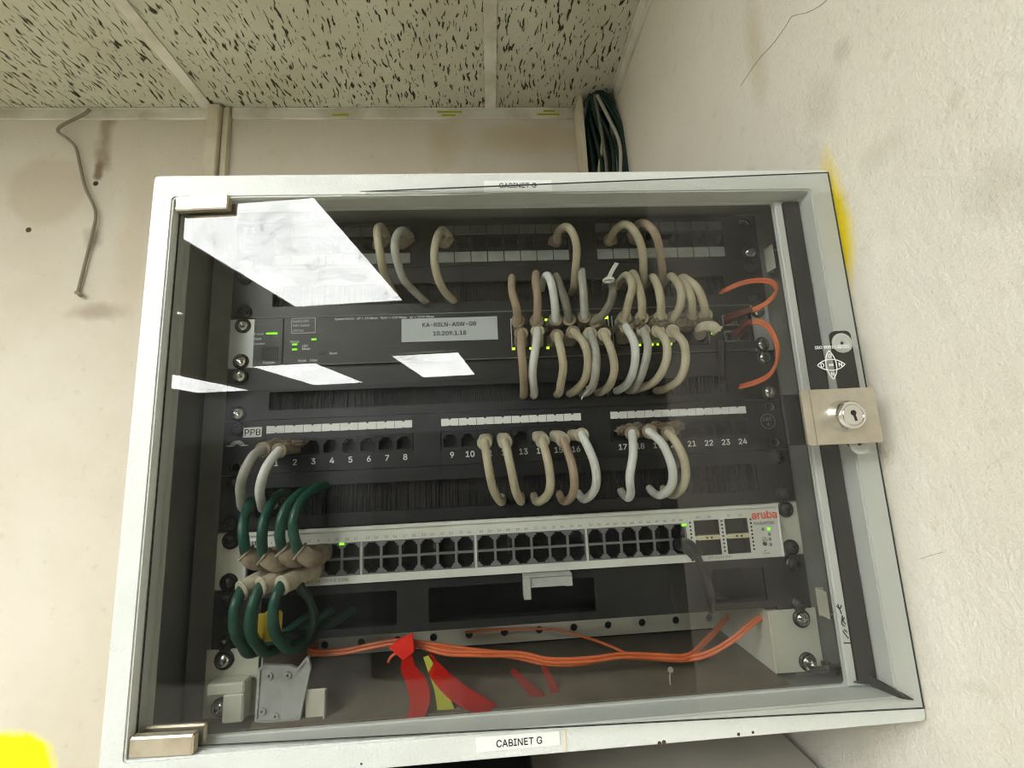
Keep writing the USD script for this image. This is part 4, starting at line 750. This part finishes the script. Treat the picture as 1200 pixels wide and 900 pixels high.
part(t, 'side_tab', cat([cbx(-.1655, -.1500, .0475, .0490, -.0002, .0260, .0005), cbx(-.1515, -.1500, .0440, .0490, -.0002, .0260, .0005)]), 'shelf_paint')
single('support_block', cat([cbx(-.2350, -.2080, .0430, .0545, .0285, .0365, .0012), cbx(-.2230, -.2080, .0430, .0545, .0095, .0290, .0012)]), 'shelf_paint', 'cream plastic block on the left ear of the pale shelf', 'block')

# ------------------------------------------------------------------ cables
def boot(path, w, h, r, mtl, parent, flange=True, label=None):
    """strain relief: squarish at the socket, round at the cord, with a raised lip at its end"""
    P = spline(path, 6); s = np.linspace(0, 1, len(P)); m = [sweep(P, w + (r - w) * s ** 1.3, h + (r - h) * s ** 1.3, n=14, power=3.2)]
    if flange:
        e = P[-1] - P[-2]; e /= np.linalg.norm(e); m.append(sweep(np.array([P[-1] - e * .0012, P[-1] - e * .0004, P[-1] + e * .0008]), np.array([r + .0003, r + .0013, r + .0007]), n=14))
    return part(parent, 'boot', cat(m), mtl, label)
def patch(name, label, sock, pts, end, cord, bootm, group=None, r=.0034, bw=.0062, bh=.0056, lead=None):
    pts = [tuple(q) for q in pts]
    t = thing(name, label, 'cable', (sock[0], sock[1], sock[2]), group)
    mid = (np.array(sock) * .45 + np.array(pts[0]) * .55); mid[2] = sock[2] * .6 + pts[0][2] * .4
    bp = [np.array(sock) + (0, .004, 0), np.array(sock), mid, np.array(pts[0])] if lead is None else lead + [np.array(pts[0])]
    boot(bp, bw, bh, r + .0014 if lead is None else r + .0022, bootm, t)
    nx = np.array(pts[0]) * .8 + np.array(bp[-2]) * .2
    part(t, 'cord', sweep(spline([nx] + pts + ([end] if end is not None else []), 7), r, n=12), cord)
    return t
def inslot(p, z, dy=.032): return (p[0] + .001, YF + dy, z)

S6, S4, S2, S0 = unit(6)[0] + .0200, unit(4)[0] + .0155, unit(2)[0] + .0200, unit(0)[0] + .0200
Z7 = unit(7)[0] + .0218
ordn = ['first', 'second', 'third', 'fourth', 'fifth', 'sixth', 'seventh', 'eighth', 'ninth', 'tenth', 'eleventh', 'twelfth']
for i, pts in enumerate(DATA['top']):
    m = ['cord_beige', 'cord_grey', 'cord_beige', 'cord_beige', 'cord_beige', 'cord_brown'][i]
    sx = [-.1160, -.0960, -.0560, .0450, .1000, .1210][i]
    patch('patch_cable', f'pale patch cable looping from the topmost patch panel, {ordn[i]} of six', (sx, YF, Z7), pts, inslot(pts[-1], S6), m, 'boot_dusty', r=.0034, bw=.0050, bh=.0044)
cu = ['cord_brown', 'cord_brown', 'cord_white', 'cord_dull', 'cord_grey', 'cord_dull', 'cord_beige', 'cord_beige', 'cord_beige', 'cord_beige', 'cord_beige', 'cord_beige']
du = ['brown-tinged', 'brown-tinged', 'white', 'dull grey', 'grey', 'dull grey', 'beige', 'beige', 'beige', 'beige', 'beige', 'beige']
for i, pts in enumerate(DATA['ku']):
    lab = f'{du[i]} patch cable rising from the black switch, {ordn[i]} in its upper row'
    patch('patch_cable', lab, (kxs[i], YS, KZ[0]), pts, inslot(pts[-1], S6), cu[i], 'boot_dusty' if i < 6 or i in (9, 10) else 'boot_pale')
cl = ['cord_brown', 'cord_white', 'cord_beige', 'cord_beige', 'cord_grey', 'cord_beige', 'cord_white', 'cord_grey', 'cord_beige', 'cord_beige']
dl = ['brownish', 'white', 'beige', 'beige', 'grey', 'beige', 'white', 'pale grey', 'beige', 'beige']
for i, pts in enumerate(DATA['kl']):
    patch('patch_cable', f'{dl[i]} patch cable hanging from the black switch, {ordn[i]} in its lower row', (kxs[i], YS, KZ[1]), pts, inslot(pts[-1], S4), cl[i], 'boot_dusty' if i in (0, 2, 3, 6) else 'boot_pale')
q = DATA['short']
t = thing('patch_cable', 'black patch cable with a pale plug beside the fibre ports of the black switch', 'cable', (kxs[11], YS, KZ[1]))
boot([(kxs[11], YS + .004, KZ[1] + .002), (kxs[11], YS, KZ[1] + .002), q[0], q[1], q[2]], .0054, .0046, .0040, 'boot_pale', t)
part(t, 'cord', sweep(spline(DATA['shortcord'], 7), .0032, n=10), 'cord_black')
z0 = unit(3)[0]
px = {}
for gi_, (a, b) in enumerate(COL3):
    for i in range(8): px[8 * gi_ + i + 1] = a + (b - a) / 8 * (i + .5)
cm = {'1': 'cord_grey', '2': 'cord_white', '11': 'cord_beige', '12': 'cord_beige', '14': 'cord_beige', '15': 'cord_brown', '16': 'cord_white', '18': 'cord_white', '19': 'cord_white', '20': 'cord_beige'}
PPL = {'1': 'grey patch cable curving left from port 1, outermost on the numbered patch panel', '2': 'white patch cable curving left from port 2, beside the outermost grey one',
       '11': 'beige patch cable covering number 11, first in the middle block of ports', '12': 'beige patch cable covering number 12, second in the middle block of ports',
       '14': 'beige patch cable beside number 14, third in the middle block, hooked to the left', '15': 'pinkish beige patch cable beside number 15, fourth in the middle block of ports',
       '16': 'white patch cable bowing right past number 16 on the numbered patch panel', '18': 'white patch cable covering number 18, nearly straight down from the right block',
       '19': 'white patch cable bowing right over number 19 in the right block of ports', '20': 'beige patch cable beside number 20, outermost on the right block of ports'}
for k, pts in DATA['pp'].items():
    col = {'cord_grey': 'grey', 'cord_white': 'white', 'cord_beige': 'beige', 'cord_brown': 'pinkish beige'}[cm[k]]
    patch('patch_cable', PPL[k], (px[int(k)], YF, z0 + .0205), pts, inslot(pts[-1], S2 + .004), cm[k], 'boot_dusty' if k in ('1', '2', '18', '19', '20') else 'boot_pale', bw=.0062, bh=.0048)
for i, pts in enumerate(DATA['gu']):
    lead = [np.array(q) for q in [(DATA['gub'][i][0][0], YA + .003, PZ[0]), (DATA['gub'][i][0][0], YA - .002, PZ[0]), DATA['gub'][i][1]]]
    patch('patch_cable', f'dark green patch cable rising from the white switch, {ordn[i]} from the left', lead[1], pts, inslot(pts[-1], S2 + .006), 'cord_green', 'boot_dusty', r=.0036, bw=.0066, bh=.0068, lead=lead)
for i, pts in enumerate(DATA['gl']):
    sx = DATA['gub'][i][0][0] + .006
    lead = [np.array(q) for q in [(sx, YA + .003, PZ[1]), (sx, YA - .002, PZ[1]), (sx * .45 + pts[0][0] * .55, YA - .016, PZ[1] - .002)]]
    patch('patch_cable', f'dark green patch cable hanging from the white switch, {ordn[i]} from the left', lead[1], pts, (pts[-1][0] + .03, YF + .03, S0 - .004), 'cord_green', 'boot_pale', r=.0038, bw=.0068, bh=.0072, lead=lead)
lp_ = [tuple(q) for q in DATA['loop']]
single('patch_cable', sweep(spline([(-.172, YA + .004, PZ[1]), (-.172, YA - .004, PZ[1] - .002)] + lp_, 7), .0034, n=10), 'cord_green_dark', 'darkest green patch cable looping right of the three hanging green ones', 'cable')
t = thing('cable_tag', 'yellow plastic tag hanging among the lower green cables', 'tag', (-.186, .05, .06))
part(t, 'tag_body', cat([cbx(-.1990, -.1860, .0400, .0420, .0640, .0840, .0010), cbx(-.1935, -.1800, .0360, .0400, .0650, .0860, .0016)]), 'yellow_plastic')
t = thing('patch_cable', 'black cable plugged into the last lower port of the white switch', 'cable', (.133, YA, PZ[1]))
boot([(.1330, YA + .004, PZ[1] + .003), (.1330, YA - .002, PZ[1] + .003)] + [tuple(q) for q in DATA['black'][1:]], .0058, .0056, .0044, 'cord_black', t)
part(t, 'cord', sweep(spline(DATA['blackcord'], 7), .0028, n=10), 'cord_black')
# fibre pairs
def pair(path, off, r=.00125):
    P = spline(path, 8); o = np.array(off); return [sweep(P + o, r, n=8), sweep(P - o, r, n=8)]
for nm, lab in (('fib1', 'orange fibre pair looping up from the right end of the black switch'), ('fib2', 'orange fibre pair looping down past the right ear of the black switch')):
    P = DATA[nm]; t = thing('fibre_cable', lab, 'cable', P[0])
    a, b = pair(P[1:], (.0006, 0, .0012)); part(t, 'strand', a, 'fibre_orange'); part(t, 'strand', b, 'fibre_orange')
    e = np.array(P[0]); q = np.array(P[1]); f_ = np.array(P[2])
    part(t, 'connector', sweep(spline([(e[0], YS + .002, e[2]), e * .9 + q * .1, q, q * .5 + f_ * .5], 5), np.interp(np.linspace(0, 1, 16), (0, .5, 1), (.0044, .0032, .0022)), n=10, power=3), 'fibre_boot', 'dark red connector boot')
for nm, lab in (('fib3', 'orange fibre cord running the whole width of the pale shelf'), ('fib4', 'orange fibre cord branching up near the right end of the pale shelf'), ('fib5', 'thin orange fibre cord crossing the perforated edge of the pale shelf'), ('fib6', 'short orange fibre tail under the red tape knot')):
    t = thing('fibre_cable', lab, 'cable', DATA[nm][0])
    if nm in ('fib3', 'fib4'):
        a, b = pair(DATA[nm], (0, .0004, .0012), .0013); part(t, 'strand', a, 'fibre_orange'); part(t, 'strand', b, 'fibre_orange')
    else:
        part(t, 'strand', sweep(spline(DATA[nm], 8), .0012, n=8), 'fibre_orange')
# red tape
kn = np.array(DATA['knot']); kc = kn.mean(0)
bl = trimesh.creation.icosphere(3, 1.0); v = np.array(bl.vertices); v = v * (1 + .28 * (meshkit.fbm(v * 2.2 + 3, 3, 5)[:, None] - .5) * 2)
knm = trimesh.Trimesh(v * (.0085, .0055, .0065) + kc, bl.faces, process=False)
tip = Polygon([(kn[0][0], kn[0][2]), (kn[2][0] + .002, kn[2][2] + .002), (kn[3][0], kn[3][2] - .002), (kn[5][0], kn[5][2])])
t = thing('red_tape', 'bright red tape knotted round the orange fibre cord on the shelf', 'tape', tuple(kc))
part(t, 'knot', knm, 'red_tape'); part(t, 'flap', xz(tip, kc[1] - .0055, kc[1] - .0045), 'red_tape', smooth=False)
part(t, 'tail', ribbon(DATA['rib1'], [.006, .011, .015, .015, .014]), 'red_film')
t = thing('red_tape', 'red tape strip slanting down in front of the pale shelf', 'tape', DATA['rib2'][-1]); part(t, 'strip', ribbon(DATA['rib2'], [.004, .011, .014, .014, .012], side=(.75, 0, .65)), 'red_film')
t = thing('red_tape', 'faint red tape end right of the slanting strip', 'tape', DATA['rib3'][-1])
part(t, 'strip', ribbon(DATA['rib3'], [.004, .007, .008, .006], side=(.8, 0, .5)), 'red_film_faint'); part(t, 'strip', ribbon(DATA['rib4'], [.004, .006, .007, .006]), 'red_film_faint')
single('plastic_strap', ribbon(DATA['straw'], [.004, .006, .008, .012, .016]), 'straw_yellow', 'yellow green plastic strap hanging beside the red tape knot', 'strap')
P = DATA['tie']; t = thing('cable_tie', 'white cable tie with an upright tail on a dull grey cable', 'cable tie', P[0])
part(t, 'tail', ribbon(P, .0032, .0006, side=(.9, .2, -.2)), 'label_white')
u = np.linspace(0, 2 * np.pi, 17); part(t, 'collar', sweep(np.stack([P[0][0] + .0042 * np.cos(u), np.full(17, P[0][1]) + .0042 * np.sin(u), P[0][2] - .001 + 0 * u], 1), .0011, n=6), 'label_white')

P = DATA['tie2']; t = thing('cable_tie', 'pale cable tie with a curled tail at the foot of a grey cable', 'cable tie', P[0])
part(t, 'tail', ribbon(P, .0024, .0005, side=(.5, .2, .7)), 'cord_grey'); part(t, 'collar', sweep(np.stack([P[0][0] + .0044 * np.cos(u), P[0][1] + .0044 * np.sin(u), P[0][2] + .0012 * np.cos(u)], 1), .0010, n=6), 'cord_grey')
single('plastic_thread', cat([sweep(spline(DATA['thread'], 6), .0005, n=6), disc_y([(0, .002), (.0022, .0012), (.0022, 0), (0, 0)], DATA['thread'][0][0], DATA['thread'][0][2], DATA['thread'][0][1] + .001, 10)]), 'cord_grey', 'thin clear thread hanging from a small blob over the shelf', 'thread')
# dust matted on the plugs
def dust(name, label, spots):
    ms = []
    for k, (x, y, z, sx, sy, sz) in enumerate(spots):
        m = trimesh.creation.icosphere(3, 1.0); v = np.array(m.vertices); v *= 1 + .55 * (meshkit.fbm(v * 2.6 + 7.3 * k, 4, k)[:, None] - .5) * 2
        ms.append(trimesh.Trimesh(v * (sx, sy, sz) + (x, y, z), m.faces, process=False))
    single(name, cat(ms), 'dust_felt', label, 'dust', kind='stuff')
zk = (KZ[0] + KZ[1]) / 2
dust('dust', 'grey brown dust matted between the two rows of plugs on the black switch', [(kxs[6] + .0066 * k - .006, YS - .012 - .003 * ((k * 7) % 3), zk + .0012 * ((k * 5) % 3 - 1), .0068, .0070, .0036 + .0008 * (k % 3)) for k in range(13)] + [(kxs[k] + .002, YS - .009, zk, .005, .006, .0028) for k in range(0, 6)])
dust('dust', 'fluffy dust on the plugs beside numbers 17 to 20', [(px[17] + .0058 * k, YF - .009 - .002 * (k % 2), unit(3)[0] + .0222 + .001 * (k % 3), .0060, .0075, .0042) for k in range(9)])
dust('dust', 'fluffy dust on the two plugs beside the PPB tag', [(px[1] - .001 + .0055 * k, YF - .008, unit(3)[0] + .0232 + .001 * (k % 2), .0058, .0060, .0036) for k in range(5)])

# ------------------------------------------------------------------ below the cabinet
t = thing('lower_cabinet', 'grey cabinet hanging under the glass-door one, only its top showing', 'cabinet', (0, .26, -.56))
part(t, 'body', cbx(-.27, .2625, .0, .519, -.56, -.10, .003), 'lower_top')
part(t, 'lid', cbx(-.271, .2628, -.002, .520, -.1005, -.0985, .0008), 'lower_top')
t = thing('black_case', 'black rounded case lying on top of the lower grey cabinet', 'case', (-.10, .12, -.0985))
part(t, 'shell', xz(rrect(-.30 + .03, .004, -.0983, -.052, .012), .02, .30), 'black_plastic')
part(t, 'seam', xz(rrect(-.30 + .0296, .0044, -.078, -.0765, .0006), .0195, .3005), 'gasket_rubber')
